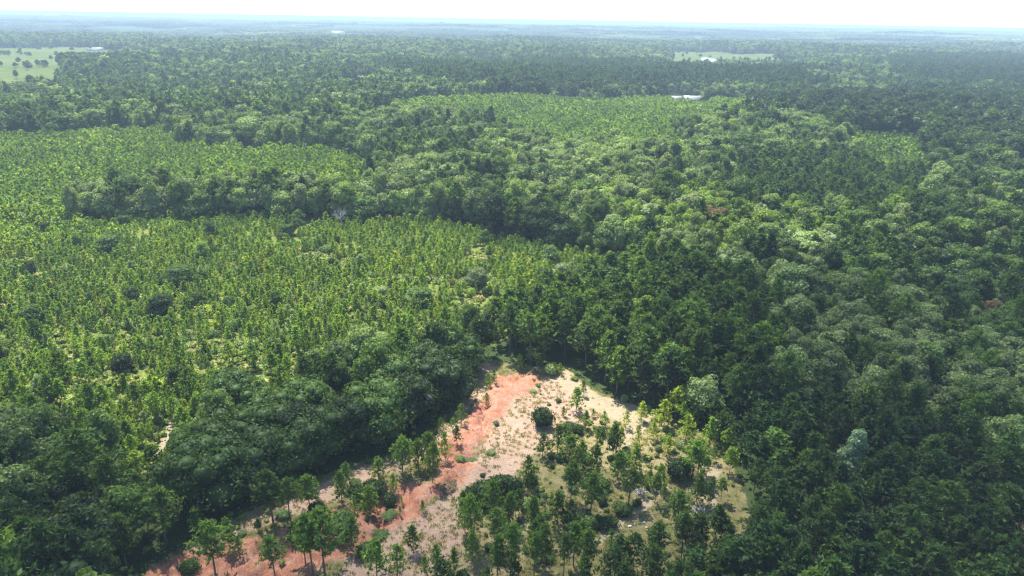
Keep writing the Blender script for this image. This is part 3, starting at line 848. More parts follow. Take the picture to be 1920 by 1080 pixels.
def mixed_wood(space, y0, y1, hmul=1.0, wmul=1.0):
    p = grid_points(space, y1, y0)
    q = wob(p)
    r = np.hypot(p[:, 0], p[:, 1])
    ok = np.ones(len(p), bool)
    for P in NOT_TREES:
        ok &= ~inside(q, P, -1.0)
    tall = inside(q, Z_TALL); pin2 = inside(q, Z_PINE2); dp = inside(q, Z_DPINE) | inside(q, Z_DPINE2)
    ok &= ~tall & ~pin2 & ~dp
    p, q, r = p[ok], q[ok], r[ok]
    oak = inside(q, Z_OAK) | inside(q, Z_OAKROW)
    patch = fbm(p[:, 0] / 70, p[:, 1] / 70, 31, 3)
    patch2 = fbm(p[:, 0] / 150, p[:, 1] / 150, 33, 3)
    rnd = R.rand(len(p))
    # left foreground is mixed with pines, the rest is mostly broadleaf
    leftfg = (p[:, 0] < -20) & (p[:, 1] < 150)
    scrub = inside(q, Z_SCRUB)
    pin = rnd < np.where(leftfg, .42, .12 + .45 * (patch2 > .56)); pin &= ~oak
    b = ~pin
    n = b.sum()
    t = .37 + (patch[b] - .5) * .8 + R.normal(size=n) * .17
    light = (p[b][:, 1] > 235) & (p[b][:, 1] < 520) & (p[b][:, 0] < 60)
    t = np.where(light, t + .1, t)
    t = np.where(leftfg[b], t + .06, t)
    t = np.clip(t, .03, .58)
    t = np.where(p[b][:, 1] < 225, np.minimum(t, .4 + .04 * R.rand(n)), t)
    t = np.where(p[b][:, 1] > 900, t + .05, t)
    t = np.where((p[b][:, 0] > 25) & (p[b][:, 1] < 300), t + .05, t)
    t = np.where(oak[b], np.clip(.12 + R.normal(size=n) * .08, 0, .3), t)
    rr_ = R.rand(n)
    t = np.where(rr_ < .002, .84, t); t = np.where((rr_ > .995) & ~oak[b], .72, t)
    rt = (p[b][:, 0] > 30) & (p[b][:, 1] < 230)
    h = np.clip(R.normal(12.0, 2.3, n), 6, 18) * hmul * np.where(rt, .82, 1) * np.where(oak[b], 1.1, 1) * np.where(scrub[b], .6, 1)
    var = np.where(oak[b], R.choice([3, 7], n), R.choice([0, 1, 2, 4, 5, 6, 9, 8], n, p=[.17, .13, .17, .17, .13, .12, .09, .02]))
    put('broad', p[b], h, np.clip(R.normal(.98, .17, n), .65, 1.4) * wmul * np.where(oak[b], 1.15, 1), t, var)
    n = pin.sum()
    put('pine', p[pin], np.clip(R.normal(12.5, 2, n), 8, 17) * hmul, R.uniform(.85, 1.25, n), np.clip(.3 + R.normal(size=n) * .14, 0, .7), R.randint(0, 6, n))

mixed_wood(4.9, 46, 235)
mixed_wood(5.0, 235, 480, 1.1, .88)
mixed_wood(6.0, 480, 1000, 1.2, .85)
mixed_wood(8.2, 1000, 2700, 1.3, .9)

def pine_zone(P, space, hm, hs, tm, ts, wmul=1.0, avoid=()):
    lo, hi = P.min(0), P.max(0)
    p = grid_points(space, hi[1] + space, max(44, lo[1] - space), .4)
    k = inside(wob(p), P)
    for A in avoid: k &= ~inside(p, A, -.5)
    p = p[k]; n = len(p)
    put('pine', p, np.clip(R.normal(hm, hs, n), hm * .6, hm * 1.35), R.uniform(.8, 1.2, n) * wmul, np.clip(R.normal(tm, ts, n), 0, .9), R.randint(0, 6, n))
pine_zone(Z_TALL, 4.6, 13.5, 1.6, .36, .12, 1.1, (Z_CLEAR,))
pine_zone(Z_PINE2, 3.9, 9.5, 1.3, .2, .12, 1.15, (Z_CLEAR,))
pine_zone(Z_DPINE, 6.5, 18, 2.4, .2, .1, .8)
pine_zone(Z_DPINE2, 7.5, 17, 2.4, .2, .1, .8)
pine_zone(Z_PSH, 4.6, 9, 2.2, .3, .12, 1.2)
# isle of tall pale broadleaf trees between the two plantations
p = grid_points(6.3, 330, 250); p = p[inside(p, Z_ISLE, -1)]; n = len(p)
put('broad', p, R.uniform(11.5, 17.5, n), R.uniform(.75, 1.05, n), np.clip(R.normal(.5, .09, n), .2, .6), R.choice([0, 1, 2, 5, 6, 9], n))

def young_zone(P, space, hm, hs, tm, ts, ws=1.0, dens=None, avoid=()):
    lo, hi = P.min(0), P.max(0)
    p = grid_points(space, hi[1] + space, max(44, lo[1] - space), .55)
    k = inside(wob(p, 4), P)
    for A in avoid: k &= ~inside(wob(p, 3), A, -1)
    p = p[k]
    if dens is not None:
        p = p[dens(p)]
    n = len(p)
    pat = fbm(p[:, 0] / 38, p[:, 1] / 38, 61, 3)
    put('young', p, np.clip(R.normal(hm, hs, n) * (.75 + .5 * pat), hm * .45, hm * 1.6), R.uniform(.8, 1.25, n) * ws, np.clip(R.normal(tm, ts, n) + (pat - .5) * .35, .35, .95), R.randint(0, 4, n))
young_zone(Z_P1, 1.95, 3.3, 1.0, .74, .12, 1.0, lambda p: (fbm(p[:, 0] / 12, p[:, 1] / 12, 66, 3) < .66) & (R.rand(len(p)) < .93) & (~inside(p, Z_OPEN1) | (R.rand(len(p)) < .35)), (Z_TRACK,))
young_zone(Z_P2, 2.5, 4.8, .9, .66, .1, .95, lambda p: ~inside(p, YARDS[4]))
young_zone(Z_P3, 3.0, 6.0, 1.1, .68, .1, 1.0, lambda p: ~inside(p, Z_PATH1) & ~inside(p, YARDS[1]))
young_zone(Z_P4, 3.8, 5.0, 1.2, .5, .12, 1.2, lambda p: R.rand(len(p)) < .6)
# bushes and broadleaf saplings among the young pines
p = grid_points(7.5, 290, 110); k = inside(p, Z_P1, 2); p = p[k & (R.rand(len(p)) < .5)]; n = len(p)
put('bush', p, R.uniform(1.6, 3.4, n), R.uniform(.8, 1.3, n), np.clip(R.normal(.36, .2, n), .02, .76), R.randint(0, 4, n))
p = grid_points(19, 290, 120); k = inside(p, Z_P1, 4); p = p[k & (R.rand(len(p)) < .45)]; n = len(p)
put('broad', p, R.uniform(4.5, 7.5, n), R.uniform(.9, 1.3, n), np.clip(R.normal(.33, .14, n), .05, .6), R.choice([0, 3, 7, 2], n))
# taller pines thin into the lower edge of the plantation
p = grid_points(5.5, 190, 105); k = inside(p, Z_P1, 0) & (p[:, 0] < -25) & (p[:, 1] < 165); p = p[k & (R.rand(len(p)) < sstep(165, 125, p[:, 1]) * .8)]; n = len(p)
put('pine', p, R.uniform(5, 9, n), R.uniform(.9, 1.2, n), np.clip(R.normal(.56, .14, n), .2, .85), R.randint(0, 6, n))
# trees scattered over the far fields
for P, sp, pr in ((Z_FIELD1, 30, .06), (Z_FIELD1B, 70, .5), (Z_FIELD1C, 40, .6), (Z_FIELD2, 45, .35)):
    lo, hi = P.min(0), P.max(0); p = grid_points(sp, hi[1], lo[1]); p = p[inside(p, P, 4) & (R.rand(len(p)) < pr)]; n = len(p)
    put('broad', p, R.uniform(7, 13, n), R.uniform(.9, 1.3, n), R.uniform(.05, .35, n), R.choice([3, 7, 0], n))
# the wooded knot in the upper field
P = poly((112, 122), (150, 118), (215, 124), (240, 133), (210, 138), (130, 134))
p = grid_points(9, P.max(0)[1], P.min(0)[1]); p = p[inside(p, P)]; n = len(p)
put('broad', p, R.uniform(15, 20, n), 1.0, R.uniform(.0, .15, n), R.choice([0, 1, 2], n))

# thin young pines crowding the shaded stand, yellow-green regrowth at the right rim, saplings on the verge
_feet = np.array([ground_at(a[0], a[1]) for a in PINES])
def regrowth(P, sp, prob, kind, h0, h1, t0, t1, w0, w1, gap=2.2):
    p = grid_points(sp, P.max(0)[1], max(50, P.min(0)[1])); p = p[inside(p, P) & (R.rand(len(p)) < prob)]
    p = p[((p[:, None] - _feet[None]) ** 2).sum(2).min(1) > gap * gap]; n = len(p)
    put(kind, p, R.uniform(h0, h1, n), R.uniform(w0, w1, n), R.uniform(t0, t1, n), R.randint(0, 6, n))
regrowth(Z_STAND, 3.4, .32, 'pine', 4.5, 8.5, .25, .55, .7, 1.0)
regrowth(Z_STAND, 3.0, .3, 'bush', .7, 2.4, .1, .45, .9, 1.5, 1.0)
regrowth(poly((1150, 1085), (1240, 1045), (1330, 1015), (1400, 985), (1385, 1120), (1200, 1400), (1050, 1400)), 3.8, .8, 'pine', 6, 9.5, .2, .45, .9, 1.2)
regrowth(poly((1220, 900), (1370, 880), (1400, 970), (1240, 1045), (1150, 1075)), 4.0, .22, 'pine', 3, 6.5, .4, .7, .9, 1.1)
regrowth(poly((1220, 900), (1370, 880), (1400, 970), (1240, 1045), (1100, 1075)), 3.0, .3, 'bush', .5, 1.5, .3, .6, .9, 1.5, 1.0)
regrowth(poly((-700, 92), (140, 88), (245, 100), (215, 122), (120, 128), (135, 158), (80, 178), (-700, 190)), 30, .06, 'broad', 5, 11, .1, .5, .8, 1.2)
regrowth(poly((-700, 127), (95, 123), (105, 128), (-700, 134)), 12, .6, 'broad', 5, 10, .1, .4, .9, 1.3)
regrowth(poly((-700, 104), (60, 101), (60, 105), (-700, 109)), 13, .6, 'broad', 5, 10, .1, .4, .9, 1.3)
regrowth(Z_YBRUSH, 2.8, .32, 'pine', 2.8, 6.0, .6, .85, .9, 1.2, 1.6)
regrowth(Z_YBRUSH, 2.2, .4, 'bush', .6, 1.6, .45, .68, .9, 1.5, 1.0)
regrowth(Z_VERGE, 3.6, .35, 'pine', 2.2, 5.0, .3, .6, .9, 1.1, 2.0)
regrowth(Z_VERGE, 3.0, .35, 'bush', .5, 1.5, .15, .5, .9, 1.6, 1.0)
for k in T: T[k] = np.concatenate(T[k])

# ------------------------------------------------------------------ named, placed trees: (u, v of the foot in the photograph, height, width scale, tint, variant, label)
HEDGE = [
 (868, 715, 11, 1.0, .16, 3, 'dark oak at the top end of the tree belt, beside the tan path'),
 (905, 668, 12, .85, .2, 0, 'slim oak at the very tip of the clearing'),
 (880, 650, 10, .9, .3, 2, 'mid green oak behind the tip of the tree belt'),
 (835, 770, 12, 1.0, .1, 7, 'dark domed oak of the belt beside the narrow top of the clay bank'),
 (800, 742, 12, 1.0, .12, 3, 'dark oak in the middle of the belt, behind the domed ones'),
 (770, 805, 12, .9, .05, 7, 'very dark oak leaning over the bend of the edge path'),
 (735, 770, 13, 1.0, .2, 3, 'tall green oak beside the bare silver branches of the belt'),
 (705, 832, 13, 1.0, .3, 7, 'greyish green oak with pale sheen in the middle of the belt'),
 (672, 735, 10, .9, .14, 3, 'dark round oak standing at the plantation side of the belt'),
 (655, 850, 12, .95, .1, 3, 'dark oak with low boughs over the grassy verge'),
 (640, 775, 11, .9, .25, 0, 'green oak behind the belt next to young pines'),
 (600, 875, 12, .95, .12, 7, 'dark oak whose boughs hang over the edge path'),
 (575, 815, 12, 1.0, .22, 3, 'broad green oak in the thick part of the belt'),
 (545, 905, 11, .9, .14, 3, 'dark oak above the paler verge grass'),
 (510, 850, 12, 1.0, .24, 7, 'large domed oak in the lower half of the belt'),
 (440, 790, 11, 1.0, .13, 3, 'big dark round oak on the plantation side near the sandy track'),
 (485, 800, 9, .9, .3, 7, 'smaller light green oak next to the big dark round one'),
 (470, 925, 12, 1.0, .12, 7, 'dark oak near the lower end of the belt'),
 (425, 890, 13, 1.0, .25, 3, 'spreading oak right of the sandy track'),
 (400, 955, 13, 1.0, .2, 7, 'broad oak with foliage down to the edge path'),
 (370, 900, 11, .9, .34, 3, 'light green oak beside the foot of the sandy track'),
 (335, 985, 12, .95, .16, 0, 'oak at the lower end of the belt'),
 (305, 598, 8.0, .8, .06, 7, 'solitary dark egg-shaped tree in the sunny plantation'),
 (232, 712, 5.2, .95, .05, 3, 'small round dark tree alone among pale brush'),
 (895, 540, 7.5, .9, .5, 3, 'pale round tree in the plantation right of its middle'),
 (338, 535, 7.5, 1.1, .36, 3, 'broad olive tree in the middle of the plantation'),
 (62, 525, 7, .8, .14, 2, 'dark small tree at the far end of the plantation edge'),
 (1195, 632, 12, .95, .62, 0, 'yellow-green rounded tree among the tall pines'),
 (1590, 905, 12.5, .95, .93, 8, 'silvery blue-green pointed tree among dark pines'),
 (1680, 790, 10, .9, .56, 0, 'bright green twin-topped tree in the shaded forest'),
 (1850, 612, 8.5, .9, .84, 2, 'rusty brown leaved tree in the shaded forest'),
 (1410, 418, 9.5, .9, .84, 0, 'rusty brown tree in the mid-distance wood'),
 (1225, 385, 9, .9, .86, 2, 'grey-brown thinning tree in the mid-distance wood'),
 (1245, 500, 14, .9, .55, 1, 'tall pale tree at the corner of the plantation'),
 (1275, 498, 13, .9, .5, 0, 'pale green tree just past the plantation corner'),
 (1770, 250, 17, .6, .7, 1, 'lime green upright tree before the dark oaks'),
 (1855, 300, 14, 1.0, .1, 3, 'big dark dome tree beside the bright grass patch'),
]
BUSHES = [
 (1018, 798, 4.6, .85, .05, 'round dark cedar-like bush alone on pale grass'),
 (1047, 753, .9, .9, .3, 'tiny bush on the pale grass'),
 (1066, 810, 2.5, 1.1, .16, 'dark low thicket on the dry grass'),
 (1085, 812, 2.2, .9, .2, 'smaller dark thicket beside the first'),
 (1126, 817, 2.2, 1.0, .12, 'dark bush by the thin small pine'),
 (1035, 701, 3.2, 1.0, .56, 'yellow-green bush at the top rim of the clearing'),
 (1077, 712, 1.0, 1.2, .66, 'weedy yellow clump at the sand rim'),
 (1170, 752, 1.8, .9, .5, 'pale bush at the edge of the forest shadow'),
 (1272, 893, 4.2, 1.0, .1, 'dark bush under the big sunlit pine'),
 (1215, 770, 1.2, 1.3, .6, 'weedy clump between sand and forest'),
 (732, 942, 2.6, .95, .12, 'round dark bush on the red slope'),
 (597, 966, 3.0, .9, .05, 'dark bush beside red soil'),
 (355, 1066, 2.8, .9, .25, 'round green bush at the corner of the red soil'),
 (885, 942, 3.2, 1.0, .08, 'dark thicket at the left rim of the stand'),
 (905, 943, 4.6, .9, .16, 'tall thicket at the rim of the stand'),
 (937, 930, 4.2, 1.1, .04, 'very dark thicket top'),
 (958, 926, 3.8, 1.0, .06, 'dark thicket right end'),
 (882, 862, 1.0, 1.9, .44, 'flat grey-green shrub patch in the red gully'),
 (862, 860, .9, 1.3, .4, 'low shrub at the gully head'),
 (920, 850, .8, 1.3, .46, 'low shrub trailing from the gully patch'),
 (837, 918, .8, 2.2, .84, 'brownish low bush on pale soil'),
 (850, 908, .8, 1.6, .84, 'second brownish low bush on pale soil'),
 (715, 1002, .8, 2.0, .34, 'grey-green cushion on the lower slope'),
 (730, 970, .7, 1.8, .3, 'dull cushion plant on red soil'),
 (697, 975, .8, 1.6, .84, 'dry brown cushion on red soil'),
 (905, 893, .7, .7, .1, 'single small bush on the tan soil'),
 (930, 795, .6, .9, .4, 'speck of green on bare soil'),
 (1000, 735, .5, 1.2, .6, 'weed clump on the bare soil'),
 (848, 790, 1.5, 1.2, .3, 'low bush on the edge path'),
 (700, 925, 3.0, 1.2, .12, 'dark bush on the verge'),
 (680, 935, 2.6, 1.1, .16, 'second dark bush on the verge'),
 (560, 1000, 3.2, 1.2, .1, 'dark bush in the belt shadow'),
 (640, 1000, 3.6, 1.3, .28, 'greyish bush under the soft pine'),
 (690, 1040, 2.0, 1.5, .3, 'low bush at the narrow of the bank'),
 (385, 590, 3.0, 1.9, .72, 'mustard yellow bush behind the dark egg-shaped tree'),
 (405, 585, 2.6, 1.6, .7, 'second mustard yellow bush in the plantation'),
]
BARE = [(640, 430, 12, 6, 'grey snag rising from the tree band'), (1480, 470, 11, 5, 'thin grey snag in the right-hand wood'), (1100, 350, 12, 5, 'grey dead crown among the mid-distance trees'), (1720, 650, 10, 5, 'bare snag among round shaded crowns'), (520, 690, 7, 3, 'dead pole in the plantation'), (90, 870, 10, 5, 'bare forked tree in the lower left wood'), (708, 800, 12, 8, 'silver-grey leafless crown poking from the belt'), (772, 795, 12, 8, 'bare whitish branches at the middle of the belt'), (195, 985, 11, 6, 'pale leafless crown in the lower left wood'), (1840, 382, 12, 9, 'grey leafless tree in the right-hand wood'), (875, 385, 13, 4, 'thin dead tree in the mid-distance wood'), (1585, 745, 9, 5, 'small bare tree in the shaded forest')]

def tag(o, label=None, cat=None, group=None, kind=None):
    for k, v in (('label', label), ('category', cat), ('group', group), ('kind', kind)):
        if v: o[k] = v

def part(name, me, parent, tint=None, mw=None):
    o = bpy.data.objects.new(name, me)
    COL.objects.link(o)
    o.parent = parent
    if tint is not None: o['tint'] = float(tint)
    return o

def tree(name, meshes, x, y, sx, sz, rot, tint, label, cat, group, lean=0.0):
    r = bpy.data.objects.new(name, None)
    r.empty_display_size = .5
    COL.objects.link(r)
    r.location = (x, y, hpt(x, y) - .05)
    r.rotation_euler = (lean * math.cos(rot * 3), lean * math.sin(rot * 5), rot)
    r.scale = (sx, sx, sz)
    tag(r, label, cat, group)
    part('crown', meshes[0], r, tint)
    if len(meshes) > 1: part('trunk', meshes[1], r)
    return r

# keep clear of the hand-placed trees
keep = np.array([ground_at(a[0], a[1]) for a in HEDGE])
def clear_of(a, pts, rad):
    d = ((a[:, None, :2] - pts[None]) ** 2).sum(2).min(1)
    return a[d > rad * rad]
for k in ('pine', 'young', 'bush', 'broad'):
    T[k] = clear_of(T[k], keep, 5.2)
T['young'] = clear_of(T['young'], np.array([ground_at(a[0], a[1]) for a in PINES]), 2.0)

G_NAMES = {
    'belt': 'oaks of the belt between plantation and clearing', 'clear': 'pines scattered over the clearing', 'bush': 'bushes of the clearing'}
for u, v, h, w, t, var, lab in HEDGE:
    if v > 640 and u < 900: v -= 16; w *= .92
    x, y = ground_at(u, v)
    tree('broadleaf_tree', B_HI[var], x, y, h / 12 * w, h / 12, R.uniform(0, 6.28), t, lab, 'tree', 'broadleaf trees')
for u, v, h, w, t, lab in PINES:
    x, y = ground_at(u, v)
    if h < 7.2: ms, base = Y_HI[R.randint(0, 4)], 5.0
    else: ms, base = P_HI[R.randint(0, 6)], 12.0
    s = h / base * (.95 if h < 7.2 else 1.0)
    tree('pine_tree', ms, x, y, s * w, h / base, R.uniform(0, 6.28), min(t + .16, .9), lab, 'tree', 'pine trees', .03)
for u, v, h, w, t, lab in BUSHES:
    x, y = ground_at(u, v)
    r = bpy.data.objects.new('bush', S_HI[R.randint(0, 4)]); COL.objects.link(r)
    r.location = (x, y, hpt(x, y) - .1); r.rotation_euler = (0, 0, R.uniform(0, 6.28)); r.scale = (max(h, 1.3) / 2 * w,) * 2 + (h / 2,)
    r['tint'] = float(t); tag(r, lab, 'bush', 'bushes')
for i, (u, v, h, w, lab) in enumerate(BARE):
    x, y = ground_at(u, v)
    r = bpy.data.objects.new('leafless_tree', bare_tree(800 + i, h, w)); COL.objects.link(r)
    r.location = (x, y, hpt(x, y)); tag(r, lab, 'dead tree', 'leafless trees')

# ------------------------------------------------------------------ individuals of the woods, by size in view
HUE_B = [(.1, 'very dark green'), (.22, 'dark green'), (.36, 'mid green'), (.47, 'fresh green'), (.58, 'pale sage green'), (.68, 'light yellow-green'), (.78, 'lime green'), (.9, 'rusty brown'), (1.1, 'grey')]
HUE_P = [(.15, 'very dark'), (.3, 'dark green'), (.45, 'mid green'), (.6, 'fresh green'), (.75, 'light green'), (1.1, 'yellow-green')]
def hue(t, H):
    for a, b in H:
        if t <= a: return b
    return H[-1][1]

def stand(x, y):
    a, b = np.array([x]), np.array([y])
    for P, nm in ((Z_TALL, 'in the tall stand'), (Z_PINE2, 'in shaded pines by the clearing'), (Z_P1, 'in the sunny plantation'), (Z_P2, 'in the far plantation'), (Z_ISLE, 'between the plantations')):
        if sdf(a, b, P)[0] > -2: return nm
    if y < 150 and x < 0: return 'below the oak belt'
    if x > 40 and y < 230: return 'in the shaded forest'
    if y > 230: return 'beyond the plantation'
    return 'at the forest edge'

USED = set()
ONES = 'zero one two three four five six seven eight nine ten eleven twelve thirteen fourteen fifteen sixteen seventeen eighteen nineteen'.split()
def spell(n):
    n = int(round(n))
    if n < 20: return ONES[n]
    t = 'twenty thirty forty fifty sixty seventy eighty ninety hundred'.split()[n // 10 - 2]
    return t if n % 10 == 0 else t + '-' + ONES[n % 10]

def unique_label(look, where, pu, pv):
    lab = '%s %s, %s percent across, %s down' % (look, where, spell(pu), spell(pv))
    k = 1
    while lab in USED:                      # two alike within a hundredth of the frame: say which stands nearer
        k += 1
        lab = '%s %s, %s percent across, %s down, %s' % (look, where, spell(pu), spell(pv), {2: 'second', 3: 'third', 4: 'fourth', 5: 'fifth'}.get(k, 'next'))
    USED.add(lab)
    return lab

def individuals(kind, name, cat, n, protos, base_h, used, H, word, group, wk=1.0, maxd=400):
    a = T[kind]
    z = base_height(a[:, 0], a[:, 1])
    u, v, d = project(a[:, 0], a[:, 1], z + a[:, 2] * .6)
    ok = (u > 8) & (u < 1912) & (v > 20) & (v < 1072) & (d > 10) & (d < maxd)
    size = np.where(ok, a[:, 2] / np.maximum(d, 1), -1)
    order = np.argsort(-size)[:n - used]
    order = order[size[order] > 0]
    for i in order:
        x, y, h, ws, t, var, rot = a[i]
        lab = unique_label('%s %s' % (hue(t, H), word(h, ws, int(var))), stand(x, y), u[i] / 19.2, v[i] / 10.8)
        s = h / base_h
        pr = protos[int(var) % len(protos)]
        if name == 'pine_tree' and h < 7.2: pr, s = Y_HI[int(var) % 4], h / 5.0
        if isinstance(pr, tuple):
            tree(name, pr, x, y, s * ws * wk, s, rot, t, lab, cat, group, .03)
        else:
            r = bpy.data.objects.new(name, pr); COL.objects.link(r)
            r.location = (x, y, hpt(x, y) - .1); r.rotation_euler = (0, 0, rot); r.scale = (s * ws, s * ws, s); r['tint'] = float(t)
            tag(r, lab, cat, group)
    mask = np.ones(len(a), bool); mask[order] = False
    T[kind] = a[mask]

def wb(h, ws, var): return ('tall ' if h > 13 else 'small ' if h < 8 else '') + {'oak': 'domed', 'tall': 'upright', 'cone': 'pointed', 'round': 'round'}[BK[var]] + ' broadleaf'
def wp(h, ws, var): return ('tall ' if h > 13 else 'small ' if h < 8.5 else '') + ('broad pine' if ws > 1.1 else 'pine')
def wy(h, ws, var): return ('taller ' if h > 5.5 else 'little ' if h < 4 else '') + 'young pine'
individuals('broad', 'broadleaf_tree', 'tree', 298, B_HI, 12.0, len(HEDGE), HUE_B, wb, 'broadleaf trees')
individuals('pine', 'pine_tree', 'tree', 298, P_HI, 12.0, len(PINES), HUE_P, wp, 'pine trees', 1.05)
individuals('young', 'young_pine', 'tree', 298, Y_HI, 5.0, 0, HUE_P, wy, 'young pines of the plantation')
individuals('bush', 'bush', 'bush', 200, S_HI, 2.0, len(BUSHES), HUE_B, lambda h, w, v: 'bush', 'bushes')

# ------------------------------------------------------------------ the rest of each kind as scattered masses
def scatter(name, label, rows, meshes, base_h):
    """rows: x, y, h, w-scale, tint, variant, rot"""
    if len(rows) == 0: return
    z = height(rows[:, 0], rows[:, 1]) - .05
    me = bpy.data.meshes.new(name)
    me.vertices.add(len(rows))
    me.vertices.foreach_set('co', np.stack([rows[:, 0], rows[:, 1], z], -1).astype(np.float32).ravel())
    def att(nm, typ, key, val):
        a = me.attributes.new(nm, typ, 'POINT'); a.data.foreach_set(key, np.ascontiguousarray(val).ravel())
    n = len(rows)
    att('tint', 'FLOAT', 'value', rows[:, 4].astype(np.float32))
    att('pick', 'INT', 'value', (rows[:, 5].astype(np.int32) % len(meshes)).astype(np.int32))
    s = rows[:, 2] / base_h
    att('rot', 'FLOAT_VECTOR', 'vector', np.stack([R.normal(0, .03, n), R.normal(0, .03, n), rows[:, 6]], -1).astype(np.float32))
    att('scl', 'FLOAT_VECTOR', 'vector', np.stack([s * rows[:, 3], s * rows[:, 3], s], -1).astype(np.float32))
    o = bpy.data.objects.new(name, me); COL.objects.link(o)
    tag(o, label, None, None, 'stuff')
    ng = bpy.data.node_groups.new('scatter_' + name, 'GeometryNodeTree')
    ng.interface.new_socket('Geometry', in_out='INPUT', socket_type='NodeSocketGeometry')
    ng.interface.new_socket('Geometry', in_out='OUTPUT', socket_type='NodeSocketGeometry')
    N, L = ng.nodes, ng.links.new
    gi, go = N.new('NodeGroupInput'), N.new('NodeGroupOutput')
    jn = N.new('GeometryNodeJoinGeometry')
    for m_ in meshes:
        oi = N.new('GeometryNodeObjectInfo'); oi.inputs['Object'].default_value = SRC[m_.name]
        oi.inputs['As Instance'].default_value = False
        gt = N.new('GeometryNodeGeometryToInstance')
        L(oi.outputs['Geometry'], gt.inputs[0]); L(gt.outputs[0], jn.inputs[0])
    ip = N.new('GeometryNodeInstanceOnPoints'); ip.inputs['Pick Instance'].default_value = True
    def named(nm, typ):
        k = N.new('GeometryNodeInputNamedAttribute'); k.data_type = typ; k.inputs['Name'].default_value = nm; return k.outputs[0]
    L(gi.outputs[0], ip.inputs['Points']); L(jn.outputs[0], ip.inputs['Instance'])
    L(named('pick', 'INT'), ip.inputs['Instance Index']); L(named('rot', 'FLOAT_VECTOR'), ip.inputs['Rotation']); L(named('scl', 'FLOAT_VECTOR'), ip.inputs['Scale'])
    L(ip.outputs[0], go.inputs[0])
    md = o.modifiers.new('scatter', 'NODES'); md.node_group = ng
    return o

SRC = {}
def src(ms):
    for m_ in ms: SRC[m_.name] = proto(m_)
    return ms
for L_ in (B_MID, B_FAR, P_MID, P_FAR, Y_MID, Y_FAR, S_BR, S_HI, G_TUFT): src(L_)

def split(kind, cuts):
    a = T[kind]; r = np.hypot(a[:, 0], a[:, 1]); out = []; lo = 0
    for c in list(cuts) + [1e9]:
        out.append(a[(r >= lo) & (r < c)]); lo = c
    return out
b1, b2 = split('broad', (560,))
scatter('broadleaf_woodland', 'broadleaf woodland beyond the nearest trees', b1, B_MID, 12.0)
scatter('distant_broadleaf_woodland', 'broadleaf woodland in the distance', b2, B_FAR, 12.0)
p1, p2 = split('pine', (520,))
scatter('pine_woodland', 'pine woodland beyond the nearest pines', p1, P_MID, 12.0)
scatter('distant_pine_woodland', 'dark pine woodland in the distance', p2, P_FAR, 12.0)
y1, y2 = split('young', (290,))
scatter('young_pine_plantation', 'sunny plantation of young pines', y1, Y_MID, 5.0)
scatter('distant_young_pine_plantation', 'plantations of young pines farther off', y2, Y_FAR, 5.0)
scatter('scattered_bushes', 'bushes among the plantation pines', T['bush'], S_HI, 2.0)

# undergrowth
p = grid_points(1.7, 240, 60, .5); q = wob(p, 4)
k = (inside(q, Z_P1) | inside(q, Z_OPEN1)) & ~inside(p, Z_TRACK) & (fbm(p[:, 0] / 9, p[:, 1] / 9, 88, 3) > .36) & (~inside(p, Z_OPEN1) | (R.rand(len(p)) < .25)) & (R.rand(len(p)) < .9)
p = p[k]; n = len(p)
rows = np.stack([p[:, 0], p[:, 1], R.uniform(.7, 1.7, n), R.uniform(.7, 1.4, n), np.clip(R.normal(.5, .18, n), 0, 1), R.randint(0, 4, n), R.uniform(0, 6.28, n)], -1)
p = grid_points(2.0, 150, 60, .5); d = sdf(p[:, 0], p[:, 1], Z_CLEAR)
nz = fbm(p[:, 0] / 7, p[:, 1] / 7, 99, 3)
bare = inside(p, Z_CLAY, -1) | inside(p, Z_TAN) | inside(p, Z_SAND)
k = (d > 0) & ~bare & (nz > np.where(inside(p, Z_STAND) | inside(p, Z_YBRUSH), .42, .54)) & (R.rand(len(p)) < .7) | ((d < 0) & (d > -5) & (R.rand(len(p)) < .4)) | (bare & (nz > .66) & (R.rand(len(p)) < .3))
p = p[k]; n = len(p)
rows2 = np.stack([p[:, 0], p[:, 1], R.uniform(.25, .9, n), R.uniform(.6, 1.2, n), np.clip(R.normal(.42, .22, n), 0, 1), R.randint(0, 4, n), R.uniform(0, 6.28, n)], -1)
scatter('undergrowth', 'brush and weeds between the young pines and round the clearing', np.concatenate([rows, rows2]), S_BR, 1.2)
p = grid_points(.85, 150, 60, .5); d = sdf(p[:, 0], p[:, 1], Z_CLEAR); nz = fbm(p[:, 0] / 5, p[:, 1] / 5, 109, 3)
k = (d > -1) & (R.rand(len(p)) < np.where(inside(p, Z_CLAY), .05, np.where(inside(p, Z_SAND), .06, np.where(nz > .5, .7, .22))))
p = p[k]; n = len(p)
rows = np.stack([p[:, 0], p[:, 1], R.uniform(.5, 1.1, n), R.uniform(.8, 1.3, n), np.clip(R.normal(.74, .12, n), 0, 1), R.randint(0, 3, n), R.uniform(0, 6.28, n)], -1)
scatter('dry_grass', 'tufts of dry grass over the clearing', rows, G_TUFT, 1.0)

